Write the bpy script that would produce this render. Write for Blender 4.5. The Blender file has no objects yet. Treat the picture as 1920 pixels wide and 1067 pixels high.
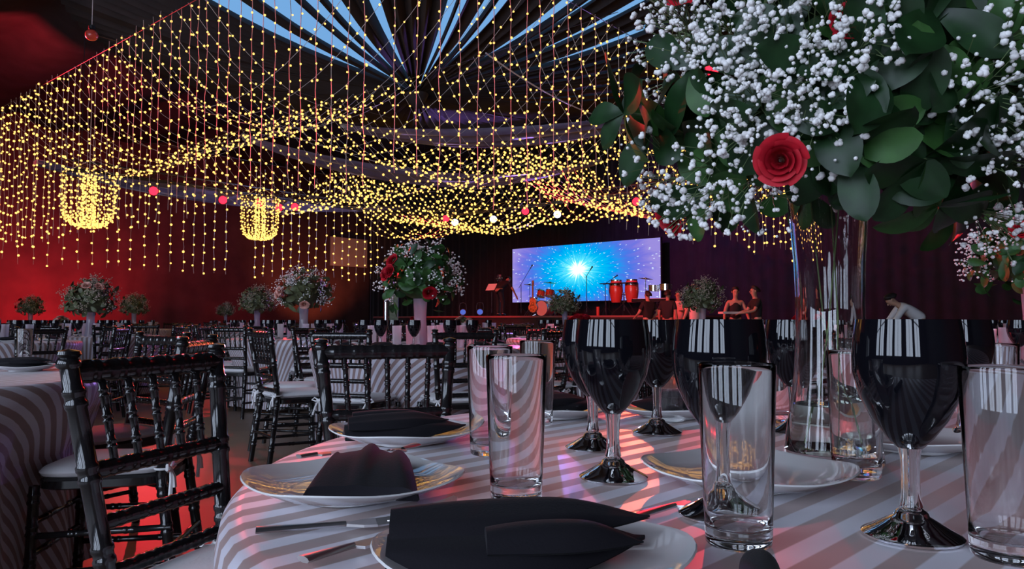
import bpy, bmesh, math, random
from mathutils import Vector, Matrix, Euler
import numpy as np

PI = math.pi
random.seed(7)
scene = bpy.context.scene
col = scene.collection

# ------------------------------------------------------------------ camera, world, light, exposure
HC = 0.95                      # eye height
FPX = 1400.0                   # focal length in pixels of the 1920 x 1067 frame
PITCH = math.atan(67 / FPX)
cam_d = bpy.data.cameras.new('camera')
cam = bpy.data.objects.new('camera', cam_d)
col.objects.link(cam)
cam.location = (0, 0, HC)
cam.rotation_euler = (PI / 2 + PITCH, 0, 0)
cam_d.sensor_width = 36
cam_d.lens = 36 * FPX / 1920
cam_d.clip_start = 0.05
cam_d.clip_end = 200
scene.camera = cam

scene.view_settings.view_transform = 'Standard'
scene.view_settings.look = 'None'
scene.view_settings.gamma = 1
scene.view_settings.use_curve_mapping = False
scene.view_settings.exposure = 0.0
scene.cycles.max_bounces = 14
scene.cycles.transmission_bounces = 14
scene.cycles.transparent_max_bounces = 24
scene.cycles.glossy_bounces = 6
scene.cycles.diffuse_bounces = 3
scene.cycles.sample_clamp_indirect = 4
scene.cycles.blur_glossy = 0.1

world = bpy.data.worlds.new('world')
scene.world = world
world.use_nodes = True
world.node_tree.nodes['Background'].inputs[0].default_value = (0.20, 0.11, 0.24, 1)
world.node_tree.nodes['Background'].inputs[1].default_value = 0.10

CA, SA = 0.766, 0.643          # the hall is turned 40 degrees to the view: u along the stage wall, v towards it


def UV(u, v):
    return (CA * u + SA * v, -SA * u + CA * v)


def UV3(u, v, z):
    return Vector((CA * u + SA * v, -SA * u + CA * v, z))


HALL_ROT = -math.atan2(SA, CA)


def ray(px, py):
    xc, yc = (px - 960) / FPX, (533.5 - py) / FPX
    return Vector((xc, math.cos(PITCH) - yc * math.sin(PITCH), math.sin(PITCH) + yc * math.cos(PITCH)))


def at_z(px, py, z):
    d = ray(px, py)
    t = (z - HC) / d.z
    return Vector((d.x * t, d.y * t, z))


def at_y(px, py, Y):
    d = ray(px, py)
    t = Y / d.y
    return Vector((d.x * t, Y, HC + d.z * t))


def in_view(p, m=0.06, zpad=0.0):
    if p[1] < 0.2:
        return False
    return abs(p[0] / p[1]) < 0.686 + m + 0.35 / p[1]


# daylight from the glazed front behind the camera, and the red / blue stage lamps: (energy values tuned together)
E_WINDOW = 8.2
E_ROOF = 0.75
E_RED = 1.0
E_BULB = 1.0


def spot(name, loc, target, energy, color, size=40, blend=0.6, radius=0.06):
    d = bpy.data.lights.new(name, 'SPOT')
    d.energy = energy * E_RED
    d.color = color
    d.spot_size = math.radians(size)
    d.spot_blend = blend
    d.shadow_soft_size = radius
    o = bpy.data.objects.new(name, d)
    col.objects.link(o)
    o.location = loc
    o.rotation_euler = (Vector(target) - Vector(loc)).to_track_quat('-Z', 'Y').to_euler()
    return o


# ------------------------------------------------------------------ materials
MATS = {}


def principled(name, color, rough=0.5, metal=0.0, trans=0.0, ior=1.5, coat=0.0, emit=None, estr=0.0,
               vary=0.0, vscale=20.0, bump=0.0, bscale=60.0, sheen=0.0, spec=None, sub=0.0):
    m = bpy.data.materials.new(name)
    m.use_nodes = True
    nt = m.node_tree
    b = nt.nodes['Principled BSDF']
    b.inputs['Base Color'].default_value = (*color, 1)
    b.inputs['Roughness'].default_value = rough
    b.inputs['Metallic'].default_value = metal
    b.inputs['Transmission Weight'].default_value = trans
    b.inputs['IOR'].default_value = ior
    b.inputs['Coat Weight'].default_value = coat
    if spec is not None:
        b.inputs['Specular IOR Level'].default_value = spec
    if sheen:
        b.inputs['Sheen Weight'].default_value = sheen
    if emit:
        b.inputs['Emission Color'].default_value = (*emit, 1)
        b.inputs['Emission Strength'].default_value = estr
    tc = None
    if vary or bump:
        tc = nt.nodes.new('ShaderNodeTexCoord')
    if vary:
        n = nt.nodes.new('ShaderNodeTexNoise')
        n.inputs['Scale'].default_value = vscale
        n.inputs['Detail'].default_value = 4
        nt.links.new(tc.outputs['Object'], n.inputs['Vector'])
        r = nt.nodes.new('ShaderNodeValToRGB')
        lo = tuple(max(0, c * (1 - vary)) for c in color)
        hi = tuple(min(1, c * (1 + vary)) for c in color)
        r.color_ramp.elements[0].position = 0.3
        r.color_ramp.elements[1].position = 0.7
        r.color_ramp.elements[0].color = (*lo, 1)
        r.color_ramp.elements[1].color = (*hi, 1)
        nt.links.new(n.outputs['Fac'], r.inputs['Fac'])
        nt.links.new(r.outputs['Color'], b.inputs['Base Color'])
    if bump:
        n2 = nt.nodes.new('ShaderNodeTexNoise')
        n2.inputs['Scale'].default_value = bscale
        n2.inputs['Detail'].default_value = 3
        nt.links.new(tc.outputs['Object'], n2.inputs['Vector'])
        bp = nt.nodes.new('ShaderNodeBump')
        bp.inputs['Strength'].default_value = bump
        bp.inputs['Distance'].default_value = 0.01
        nt.links.new(n2.outputs['Fac'], bp.inputs['Height'])
        nt.links.new(bp.outputs['Normal'], b.inputs['Normal'])
    MATS[name] = m
    return m


def emission(name, color, strength, sample=True):
    m = bpy.data.materials.new(name)
    m.use_nodes = True
    nt = m.node_tree
    nt.nodes.clear()
    e = nt.nodes.new('ShaderNodeEmission')
    e.inputs[0].default_value = (*color, 1)
    e.inputs[1].default_value = strength
    o = nt.nodes.new('ShaderNodeOutputMaterial')
    nt.links.new(e.outputs[0], o.inputs[0])
    if not sample:
        m.cycles.emission_sampling = 'NONE'
    MATS[name] = m
    return m


def thin_glass(name, tint=(1, 1, 1), rough=0.03, frost=0.0, fcol=(0.8, 0.78, 0.85)):
    """thin-walled glass: clear pane that mirrors by Fresnel, with an optional frosted share"""
    m = bpy.data.materials.new(name)
    m.use_nodes = True
    nt = m.node_tree
    nt.nodes.clear()
    tr = nt.nodes.new('ShaderNodeBsdfTransparent')
    tr.inputs[0].default_value = (*tint, 1)
    gl = nt.nodes.new('ShaderNodeBsdfGlossy')
    gl.inputs['Roughness'].default_value = rough
    fr = nt.nodes.new('ShaderNodeFresnel')
    fr.inputs[0].default_value = 1.55
    mx = nt.nodes.new('ShaderNodeMixShader')
    nt.links.new(fr.outputs[0], mx.inputs[0])
    nt.links.new(tr.outputs[0], mx.inputs[1])
    nt.links.new(gl.outputs[0], mx.inputs[2])
    last = mx
    if frost:
        df = nt.nodes.new('ShaderNodeBsdfTranslucent')
        df.inputs[0].default_value = (*fcol, 1)
        d2 = nt.nodes.new('ShaderNodeBsdfDiffuse')
        d2.inputs[0].default_value = (*fcol, 1)
        a = nt.nodes.new('ShaderNodeMixShader')
        nt.links.new(df.outputs[0], a.inputs[1])
        nt.links.new(d2.outputs[0], a.inputs[2])
        m2 = nt.nodes.new('ShaderNodeMixShader')
        m2.inputs[0].default_value = frost
        nt.links.new(mx.outputs[0], m2.inputs[1])
        nt.links.new(a.outputs[0], m2.inputs[2])
        last = m2
    o = nt.nodes.new('ShaderNodeOutputMaterial')
    nt.links.new(last.outputs[0], o.inputs[0])
    MATS[name] = m
    return m


principled('floor', (0.22, 0.15, 0.105), 0.42, vary=0.25, vscale=1.2, bump=0.05, bscale=8)
principled('black_drape', (0.014, 0.011, 0.016), 0.85, vary=0.3, vscale=3, sheen=0.2)
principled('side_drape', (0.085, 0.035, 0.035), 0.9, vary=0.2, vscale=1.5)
principled('ceiling_cloth', (0.026, 0.022, 0.026), 0.75, vary=0.3, vscale=2)
principled('swag_satin', (0.10, 0.08, 0.18), 0.5, sheen=0.6, vary=0.2, vscale=4)
principled('beige_wall', (0.55, 0.42, 0.34), 0.8, vary=0.06, vscale=3)
principled('stage_black', (0.02, 0.018, 0.02), 0.6, vary=0.3, vscale=5)
principled('stage_edge', (0.30, 0.10, 0.10), 0.5)
principled('chair_black', (0.010, 0.009, 0.010), 0.16, coat=0.25, bump=0.02, bscale=90)
principled('cushion_white', (0.74, 0.72, 0.74), 0.7, bump=0.1, bscale=120, sheen=0.2)
principled('ribbon_white', (0.80, 0.79, 0.80), 0.6, bump=0.05)
principled('ceramic', (0.76, 0.75, 0.75), 0.05, coat=0.8, vary=0.02)
principled('napkin_black', (0.006, 0.005, 0.008), 0.85, sheen=0.03, bump=0.08, bscale=400, spec=.2)
principled('glass', (1, 1, 1), 0.0, trans=1.0, ior=1.47)
principled('glass_stem', (0.97, 0.98, 0.97), 0.0, trans=1.0, ior=1.5)
principled('goblet_black', (0.004, 0.004, 0.006), 0.03, ior=1.5)
principled('steel', (0.70, 0.68, 0.68), 0.32, metal=1.0)
principled('dark_steel', (0.10, 0.10, 0.11), 0.35, metal=0.8)
principled('black_metal', (0.02, 0.02, 0.022), 0.4, metal=0.4)
principled('chrome', (0.75, 0.75, 0.78), 0.12, metal=1.0)
principled('cymbal', (0.55, 0.38, 0.13), 0.25, metal=1.0)
principled('red_shell', (0.55, 0.06, 0.04), 0.3, coat=0.5)
principled('orange_shell', (0.65, 0.22, 0.06), 0.35, coat=0.4, vary=0.3, vscale=30)
principled('skin_head', (0.80, 0.72, 0.62), 0.6)
principled('water', (0.80, 0.88, 0.80), 0.0, trans=1.0, ior=1.33)
principled('leaf', (0.008, 0.030, 0.008), 0.42, vary=0.5, vscale=25, spec=.35)
principled('leaf_light', (0.024, 0.075, 0.015), 0.5, vary=0.4, vscale=25, spec=.35)
principled('leaf_olive', (0.09, 0.10, 0.045), 0.5, vary=0.4, vscale=20)
principled('stem_green', (0.09, 0.13, 0.05), 0.6, vary=0.2)
principled('floret', (0.74, 0.72, 0.71), 0.75, vary=0.05, vscale=300)
principled('floret_far', (0.42, 0.34, 0.26), 0.8, vary=0.2, vscale=40)
principled('rose', (0.36, 0.004, 0.014), 0.6, vary=0.3, vscale=40, spec=.25)
principled('rose_pink', (0.72, 0.36, 0.30), 0.6, vary=0.2, vscale=40)
principled('wire', (0.62, 0.55, 0.52), 0.5, vary=0.1)
principled('cable', (0.78, 0.78, 0.84), 0.4, metal=0.3)
principled('table_wood', (0.25, 0.17, 0.10), 0.6, vary=0.3, vscale=10)
principled('window_frame', (0.03, 0.03, 0.035), 0.5)
principled('back_wall', (0.07, 0.06, 0.065), 0.8, vary=0.2, vscale=2)
principled('skin_a', (0.50, 0.29, 0.20), 0.55, vary=0.05)
principled('skin_b', (0.40, 0.22, 0.15), 0.55, vary=0.05)
principled('hair', (0.012, 0.010, 0.010), 0.6, vary=0.3)
principled('shirt_black', (0.015, 0.014, 0.016), 0.85, bump=0.2)
principled('shirt_white', (0.80, 0.79, 0.80), 0.8, bump=0.2)
principled('shirt_pink', (0.75, 0.55, 0.52), 0.8, bump=0.2)
principled('trouser', (0.02, 0.02, 0.024), 0.85, bump=0.2)
principled('eye', (0.02, 0.015, 0.012), 0.2)
principled('paper', (0.8, 0.78, 0.75), 0.7)
thin_glass('glass_far', (0.93, 0.92, 0.95), 0.05, frost=0.40, fcol=(.9, .87, .92))
thin_glass('glass_foot_far', (0.7, 0.7, 0.7), 0.05, frost=0.15)
thin_glass('vase_far', (0.9, 0.88, 0.95), 0.08, frost=0.5, fcol=(0.55, 0.55, 0.62))
emission('bulb', (1.0, 0.50, 0.10), 3.0 * E_BULB, sample=False)
emission('window_light', (0.66, 0.78, 1.0), E_WINDOW)
emission('roof_light', (0.24, 0.54, 1.0), E_ROOF)
emission('lens_red', (1.0, 0.012, 0.03), 5, sample=False)
emission('lens_white', (0.75, 0.85, 1.0), 9, sample=False)
emission('lens_blue', (0.15, 0.25, 1.0), .6, sample=False)


def stripe_material():
    m = bpy.data.materials.new('striped_cloth')
    m.use_nodes = True
    nt = m.node_tree
    b = nt.nodes['Principled BSDF']
    uv = nt.nodes.new('ShaderNodeUVMap')
    uv.uv_map = 'flat'
    sx = nt.nodes.new('ShaderNodeSeparateXYZ')
    nt.links.new(uv.outputs[0], sx.inputs[0])
    mul = nt.nodes.new('ShaderNodeMath'); mul.operation = 'MULTIPLY'; mul.inputs[1].default_value = 1 / 0.049
    nt.links.new(sx.outputs[0], mul.inputs[0])
    fr = nt.nodes.new('ShaderNodeMath'); fr.operation = 'FRACT'
    nt.links.new(mul.outputs[0], fr.inputs[0])
    rp = nt.nodes.new('ShaderNodeValToRGB')
    e = rp.color_ramp.elements
    e[0].position = 0.46; e[0].color = (0, 0, 0, 1)
    e[1].position = 0.50; e[1].color = (1, 1, 1, 1)
    e2 = e.new(0.96); e2.color = (1, 1, 1, 1)
    e3 = e.new(1.0); e3.color = (0, 0, 0, 1)
    nt.links.new(fr.outputs[0], rp.inputs[0])
    mx = nt.nodes.new('ShaderNodeMix'); mx.data_type = 'RGBA'
    mx.inputs[6].default_value = (0.29, 0.195, 0.185, 1)  # pink cast of the lamps is put into the dark stripe colour
    mx.inputs[7].default_value = (0.60, 0.57, 0.64, 1)
    nt.links.new(rp.outputs[0], mx.inputs[0])
    nt.links.new(mx.outputs[2], b.inputs['Base Color'])
    mr = nt.nodes.new('ShaderNodeMix')
    mr.inputs[2].default_value = 0.55
    mr.inputs[3].default_value = 0.36
    nt.links.new(rp.outputs[0], mr.inputs[0])
    nt.links.new(mr.outputs[0], b.inputs['Roughness'])
    b.inputs['Sheen Weight'].default_value = 0.2
    MATS['striped_cloth'] = m


stripe_material()


def screen_material(W, H, cx, cz):
    """the picture on the LED wall: a white-cyan burst with streaks flying outwards"""
    m = bpy.data.materials.new('screen_picture')
    m.use_nodes = True
    nt = m.node_tree
    nt.nodes.clear()
    N, L = nt.nodes, nt.links

    def math_(op, a, b=None):
        n = N.new('ShaderNodeMath'); n.operation = op
        for i, v in enumerate((a, b)):
            if v is None:
                continue
            if isinstance(v, (int, float)):
                n.inputs[i].default_value = v
            else:
                L.new(v, n.inputs[i])
        return n.outputs[0]
    tc = N.new('ShaderNodeTexCoord')
    sx = N.new('ShaderNodeSeparateXYZ')
    L.new(tc.outputs['Object'], sx.inputs[0])
    x = math_('SUBTRACT', sx.outputs[0], cx)
    z = math_('SUBTRACT', sx.outputs[2], cz)
    x2 = math_('MULTIPLY', x, 0.62)
    r = math_('SQRT', math_('ADD', math_('MULTIPLY', x2, x2), math_('MULTIPLY', z, z)))
    ang = math_('ARCTAN2', z, x2)
    cb = N.new('ShaderNodeCombineXYZ')
    L.new(math_('MULTIPLY', ang, 5.0), cb.inputs[0])
    L.new(math_('MULTIPLY', r, 0.7), cb.inputs[1])
    n1 = N.new('ShaderNodeTexNoise'); n1.inputs['Scale'].default_value = 2.2; n1.inputs['Detail'].default_value = 5
    L.new(cb.outputs[0], n1.inputs['Vector'])
    rr = math_('ADD', r, math_('MULTIPLY', math_('SUBTRACT', n1.outputs['Fac'], 0.5), 0.9))
    rp = N.new('ShaderNodeValToRGB')
    L.new(math_('DIVIDE', rr, 2.1), rp.inputs[0])
    e = rp.color_ramp.elements
    e[0].position = 0.05; e[0].color = (1.5, 1.6, 1.6, 1)
    e[1].position = 1.0; e[1].color = (0.33, 0.27, 0.74, 1)
    for p, c in ((0.15, (0.12, 0.85, 1.05, 1)), (0.30, (0.0, 0.55, 0.95, 1)), (0.48, (0.0, 0.34, 0.90, 1)), (0.66, (0.07, 0.19, 0.80, 1)), (0.84, (0.19, 0.18, 0.74, 1))):
        k = e.new(p); k.color = c
    vo = N.new('ShaderNodeTexVoronoi'); vo.inputs['Scale'].default_value = 7
    cb2 = N.new('ShaderNodeCombineXYZ')
    L.new(math_('MULTIPLY', ang, 3.2), cb2.inputs[0])
    L.new(math_('MULTIPLY', r, .8), cb2.inputs[1])
    L.new(cb2.outputs[0], vo.inputs['Vector'])
    dots = math_('LESS_THAN', vo.outputs['Distance'], 0.17)
    mx = N.new('ShaderNodeMix'); mx.data_type = 'RGBA'
    L.new(math_('MULTIPLY', dots, 0.75), mx.inputs[0])
    L.new(rp.outputs[0], mx.inputs[6])
    mx.inputs[7].default_value = (0.85, 1.0, 1.1, 1)
    em = N.new('ShaderNodeEmission')
    em.inputs[1].default_value = 1.0
    L.new(mx.outputs[2], em.inputs[0])
    o = N.new('ShaderNodeOutputMaterial')
    L.new(em.outputs[0], o.inputs[0])
    return m


# ------------------------------------------------------------------ mesh helpers
ICO_V, ICO_F = [], []


def _ico():
    t = (1 + 5 ** 0.5) / 2
    v = [(-1, t, 0), (1, t, 0), (-1, -t, 0), (1, -t, 0), (0, -1, t), (0, 1, t), (0, -1, -t), (0, 1, -t), (t, 0, -1), (t, 0, 1), (-t, 0, -1), (-t, 0, 1)]
    n = (1 + t * t) ** 0.5
    f = [(0, 11, 5), (0, 5, 1), (0, 1, 7), (0, 7, 10), (0, 10, 11), (1, 5, 9), (5, 11, 4), (11, 10, 2), (10, 7, 6), (7, 1, 8), (3, 9, 4), (3, 4, 2), (3, 2, 6), (3, 6, 8), (3, 8, 9), (4, 9, 5), (2, 4, 11), (6, 2, 10), (8, 6, 7), (9, 8, 1)]
    return [Vector(a) / n for a in v], f


ICO_V, ICO_F = _ico()


class MB:
    def __init__(self):
        self.v, self.f, self.mi, self.uv = [], [], [], None
        self.cur = 0

    def add(self, vs, fs):
        b = len(self.v)
        self.v.extend([tuple(p) for p in vs])
        for f in fs:
            self.f.append(tuple(i + b for i in f))
            self.mi.append(self.cur)
        return self

    def box(self, c, s, M=None):
        x, y, z = (a / 2 for a in s)
        vs = [Vector((sx * x, sy * y, sz * z)) for sx in (-1, 1) for sy in (-1, 1) for sz in (-1, 1)]
        if M is not None:
            vs = [M @ p for p in vs]
        vs = [p + Vector(c) for p in vs]
        return self.add(vs, [(0, 1, 3, 2), (4, 6, 7, 5), (0, 4, 5, 1), (2, 3, 7, 6), (0, 2, 6, 4), (1, 5, 7, 3)])

    def lathe(self, prof, seg=24, M=None, cap0=True, cap1=True, closed=False):
        vs, fs = [], []
        n = len(prof)
        for i in range(seg):
            a = 2 * PI * i / seg
            for r, z in prof:
                p = Vector((r * math.cos(a), r * math.sin(a), z))
                vs.append(M @ p if M is not None else p)
        for i in range(seg):
            j = (i + 1) % seg
            for k in range(n if closed else n - 1):
                k2 = (k + 1) % n
                fs.append((i * n + k, j * n + k, j * n + k2, i * n + k2))
        if not closed:
            if cap0 and prof[0][0] > 1e-5:
                fs.append(tuple(i * n for i in reversed(range(seg))))
            if cap1 and prof[-1][0] > 1e-5:
                fs.append(tuple(i * n + n - 1 for i in range(seg)))
        return self.add(vs, fs)

    def tube(self, path, rad, sides=8, caps=True):
        path = [Vector(p) for p in path]
        n = len(path)
        rs = rad if isinstance(rad, (list, tuple)) else [rad] * n
        vs, fs = [], []
        t0 = (path[1] - path[0]).normalized()
        ref = Vector((0, 0, 1)) if abs(t0.z) < 0.9 else Vector((1, 0, 0))
        nx = t0.cross(ref).normalized()
        for i, p in enumerate(path):
            t = (path[min(i + 1, n - 1)] - path[max(i - 1, 0)])
            t = t.normalized() if t.length > 1e-9 else t0
            nx = (nx - t * nx.dot(t))
            nx = nx.normalized() if nx.length > 1e-6 else t.orthogonal().normalized()
            ny = t.cross(nx)
            for k in range(sides):
                a = 2 * PI * k / sides
                vs.append(p + (nx * math.cos(a) + ny * math.sin(a)) * rs[i])
        for i in range(n - 1):
            for k in range(sides):
                k2 = (k + 1) % sides
                fs.append((i * sides + k, i * sides + k2, (i + 1) * sides + k2, (i + 1) * sides + k))
        if caps:
            fs.append(tuple(reversed(range(sides))))
            fs.append(tuple((n - 1) * sides + k for k in range(sides)))
        return self.add(vs, fs)

    def ball(self, c, r, sc=(1, 1, 1)):
        c = Vector(c)
        return self.add([c + Vector((p.x * r * sc[0], p.y * r * sc[1], p.z * r * sc[2])) for p in ICO_V], ICO_F)

    def uvsphere(self, c, r, sc=(1, 1, 1), seg=14, rings=9):
        prof = [(r * math.sin(PI * k / rings), -r * math.cos(PI * k / rings)) for k in range(rings + 1)]
        M = Matrix.Translation(Vector(c)) @ Matrix.Diagonal((*sc, 1))
        return self.lathe(prof, seg, M, cap0=False, cap1=False)

    def grid(self, P, closeu=False):
        nu, nv = len(P), len(P[0])
        vs = [p for row in P for p in row]
        fs = []
        for i in range(nu if closeu else nu - 1):
            i2 = (i + 1) % nu
            for j in range(nv - 1):
                fs.append((i * nv + j, i2 * nv + j, i2 * nv + j + 1, i * nv + j + 1))
        return self.add(vs, fs)

    def mesh(self, name, mats, smooth=True):
        me = bpy.data.meshes.new(name)
        me.from_pydata(self.v, [], self.f)
        if not isinstance(mats, (list, tuple)):
            mats = [mats]
        for m in mats:
            me.materials.append(MATS[m] if isinstance(m, str) else m)
        if len(mats) > 1:
            me.polygons.foreach_set('material_index', self.mi)
        if smooth:
            me.polygons.foreach_set('use_smooth', [True] * len(me.polygons))
            try:
                me.set_sharp_from_angle(angle=math.radians(50))
            except Exception:
                pass
        me.update()
        return me

    def build(self, name, mats, parent=None, loc=None, rot=None, smooth=True):
        return put(name, self.mesh(name, mats, smooth), parent, loc, rot)


def put(name, me, parent=None, loc=None, rot=None, scale=None):
    o = bpy.data.objects.new(name, me)
    col.objects.link(o)
    if parent is not None:
        o.parent = parent
    if loc is not None:
        o.location = loc
    if rot is not None:
        o.rotation_euler = rot if not isinstance(rot, (int, float)) else (0, 0, rot)
    if scale is not None:
        o.scale = scale if not isinstance(scale, (int, float)) else (scale,) * 3
    return o


def tag(o, label=None, cat=None, group=None, kind=None):
    if label:
        o['label'] = label
    if cat:
        o['category'] = cat
    if group:
        o['group'] = group
    if kind:
        o['kind'] = kind
    return o


def thing(name, loc, rotz=0, label=None, cat=None, group=None):
    return tag(put(name, None, None, loc, rotz), label, cat, group)


# ------------------------------------------------------------------ the hall
U0, U1, V0, V1 = -30.0, 9.0, -7.0, 24.5
ZC = 8.4


def hall_box(mb, u0, u1, v0, v1, z0, z1):
    vs = [UV3(u, v, z) for u in (u0, u1) for v in (v0, v1) for z in (z0, z1)]
    return mb.add(vs, [(0, 1, 3, 2), (4, 6, 7, 5), (0, 4, 5, 1), (2, 3, 7, 6), (0, 2, 6, 4), (1, 5, 7, 3)])


tag(hall_box(MB(), U0 - .3, U1 + .3, V0 - .3, V1 + .3, -0.2, 0).build('floor', 'floor', smooth=False), 'brown polished concrete hall floor', kind='structure')


def pleat_wall(name, p0, p1, z0, z1, mat, n, amp, label):
    mb = MB()
    a, b = Vector(p0), Vector(p1)
    d = (b - a)
    nrm = Vector((-d.y, d.x)).normalized()
    N = n * 6
    rows = []
    for i in range(N + 1):
        t = i / N
        w = amp * math.sin(2 * PI * t * n) + amp * .4 * math.sin(2 * PI * t * n * .37 + 1)
        q = a + d * t + nrm * w
        rows.append([(q.x, q.y, z0), (q.x, q.y, (z0 + z1) / 2), (q.x, q.y, z1)])
    mb.grid(rows)
    o = mb.build(name, mat)
    s = o.modifiers.new('thick', 'SOLIDIFY'); s.thickness = 0.02
    return tag(o, label, kind='structure')


pleat_wall('wall_stage', UV(U0, V1), UV(U1, V1), 0, ZC, 'black_drape', 90, 0.035, 'black pleated drape wall behind the stage')
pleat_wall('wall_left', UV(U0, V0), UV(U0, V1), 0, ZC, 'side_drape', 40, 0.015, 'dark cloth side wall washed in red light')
# a strip of beige wall above the drapes near the corner
tag(hall_box(MB(), U0 + .12, U0 + .22, 21.9, 24.1, 3.6, 5.0).build('trim_1', 'beige_wall', smooth=False), 'bare beige wall panel above the dark drape', kind='structure')
tag(hall_box(MB(), U1, U1 + .2, V0, V1, 0, ZC).build('wall_right', 'back_wall', smooth=False), 'dark side wall', kind='structure')
# glazed entrance front behind the camera: solid wall pieces around six tall windows
WZ0, WZ1 = 1.05, 6.2
WU = [(-10.4, -8.4), (-7.8, -5.8), (-4.6, -2.6), (-2.0, 0.0), (1.2, 3.2), (3.8, 5.8)]
mb = MB()
hall_box(mb, U0, U1, V0 - .2, V0, 0, WZ0)
hall_box(mb, U0, U1, V0 - .2, V0, WZ1, ZC)
prev = U0
for a, b in WU:
    hall_box(mb, prev, a, V0 - .2, V0, WZ0, WZ1)
    prev = b
hall_box(mb, prev, U1, V0 - .2, V0, WZ0, WZ1)
tag(mb.build('wall_rear', 'back_wall', smooth=False), 'dark entrance wall with tall windows', kind='structure')
for i, (a, b) in enumerate(WU):
    w = put('window_%d' % (i + 1), None)
    tag(w, 'tall daylight window in the entrance wall', kind='structure')
    f = MB()
    for (x0, x1, z0, z1) in ((a, a + .07, WZ0, WZ1), (b - .07, b, WZ0, WZ1), (a, b, WZ0, WZ0 + .07), (a, b, WZ1 - .07, WZ1), ((a + b) / 2 - .03, (a + b) / 2 + .03, WZ0, WZ1), (a, b, 3.4, 3.46)):
        hall_box(f, x0, x1, V0 - .12, V0 - .02, z0, z1)
    f.build('window_frame', 'window_frame', w, smooth=False)
    for x0, x1 in ((a + .07, (a + b) / 2 - .03), ((a + b) / 2 + .03, b - .07)):
        for z0, z1 in ((WZ0 + .07, 3.4), (3.46, WZ1 - .07)):
            hall_box(MB(), x0, x1, V0 - .10, V0 - .08, z0, z1).build('pane', 'window_light', w, smooth=False)

# ceiling: hanging bays of dark cloth
mb = MB()
rows = []
NV = 84
for i in range(NV + 1):
    v = V0 + (V1 - V0) * i / NV
    zz = ZC - 0.0 - 0.55 * abs(math.sin(PI * (v - V0) / 2.6)) ** 0.8
    rows.append([UV3(U0 + (U1 - U0) * j / 26, v, zz - 0.05 * math.sin(j * 2.1 + i * .3)) for j in range(27)])
mb.grid(rows)
o = mb.build('ceiling', 'ceiling_cloth')
s = o.modifiers.new('thick', 'SOLIDIFY'); s.thickness = 0.02; s.offset = -1
tag(o, 'dark draped cloth ceiling', kind='structure')

# daylight tent roof seen between the radial drapes
HU, HV, HZ = -12.5, 11.5, 6.12
mb = MB()
mb.lathe([(0.02, 0), (5.2, 0), (5.2, .04), (0.02, .04)], 40, closed=True)
tag(mb.build('skylight_roof', 'roof_light', None, UV3(HU, HV, 7.55), smooth=False), 'pale blue translucent tent roof glowing with daylight', kind='structure')

# radial black drapes gathered at a hub; narrow slits between some of them let the roof show
hub = UV3(HU, HV, HZ)


def az_of(px, py, z=6.75):
    p = at_z(px, py, z)
    return math.atan2(p.y - hub.y, p.x - hub.x)


slits = []
for px, py, wd in ((562, 40, 6.5), (597, 20, 7.0), (630, 15, 5.5), (662, 8, 3.6), (718, 4, 3.0), (838, 2, 1.6), (852, 2, 1.2), (893, 2, 2.0), (915, 2, 1.6), (1022, 16, 2.2),
                   (1036, 20, 1.8), (1070, 43, 2.4), (1112, 70, 2.2), (1118, 92, 1.8), (1128, 112, 2.0), (1140, 140, 1.8), (1150, 160, 1.8), (1160, 177, 2.0)):
    slits.append((az_of(px, py) % (2 * PI), math.radians(wd) * .6))
slits.sort()


def drape_sector(a0, a1, i, label):
    mb = MB()
    n = max(2, int((a1 - a0) / math.radians(1.6)))
    P = []
    for k in range(n + 1):
        a = a0 + (a1 - a0) * k / n
        row = []
        for j in range(11):
            t = j / 10
            r = 0.22 + 6.9 * t
            # the cloth is gathered narrow at the hub and spreads outwards
            m = (a0 + a1) / 2
            aa = m + (a - m) * (1 + 0.9 * math.exp(-r / 0.9) * 0.4)
            z = HZ + 1.15 * t ** 0.8 - 0.35 * math.sin(PI * t) + 0.05 * (1 + t) * (1 if k % 2 else -1) * min(1, r)
            row.append((hub.x + r * math.cos(aa), hub.y + r * math.sin(aa), z))
        P.append(row)
    mb.grid(P)
    o = mb.build('ceiling_drape', 'ceiling_cloth')
    s = o.modifiers.new('thick', 'SOLIDIFY'); s.thickness = 0.006
    tag(o, label, 'drape', 'radial black ceiling drapes')


for i, (a, w) in enumerate(slits):
    b, w2 = slits[(i + 1) % len(slits)]
    if i == len(slits) - 1:
        b += 2 * PI
    lo, hi = a + w, b - w2
    if hi - lo < 0.004:
        hi = lo + 0.01
    nsub = max(1, round((hi - lo) / math.radians(28)))
    for k in range(nsub):
        drape_sector(lo + (hi - lo) * k / nsub, lo + (hi - lo) * (k + 1) / nsub, i, 'black gathered ceiling drape fanning out from the central hub')
mb = MB()
mb.lathe([(0.05, -0.35), (0.18, -0.2), (0.30, 0.05), (0.24, 0.12), (0.05, 0.1)], 20)
tag(mb.build('drape_hub', 'ceiling_cloth', None, hub), 'dark round hub where the radial ceiling drapes gather', 'drape hub')


# dark violet satin swags hung across the canopy
def swag(u0, v0, u1, v1, z, sag, width, label):
    mb = MB()
    a, b = UV3(u0, v0, z), UV3(u1, v1, z)
    d = (b - a).normalized()
    side = Vector((-d.y, d.x, 0))
    P = []
    for i in range(25):
        t = i / 24
        c = a.lerp(b, t)
        row = []
        for j in range(13):
            s = j / 12 - .5
            w = width * (0.35 + 0.65 * math.sin(PI * t))
            row.append(c + side * s * w + Vector((0, 0, -sag * 4 * t * (1 - t) * (1 - .35 * abs(s)) + 0.06 * math.sin(j * 2.4 + i * .2))))
        P.append(row)
    mb.grid(P)
    o = mb.build('ceiling_swag', 'swag_satin')
    m = o.modifiers.new('thick', 'SOLIDIFY'); m.thickness = 0.006
    tag(o, label, 'drape', 'violet ceiling swags')


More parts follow.
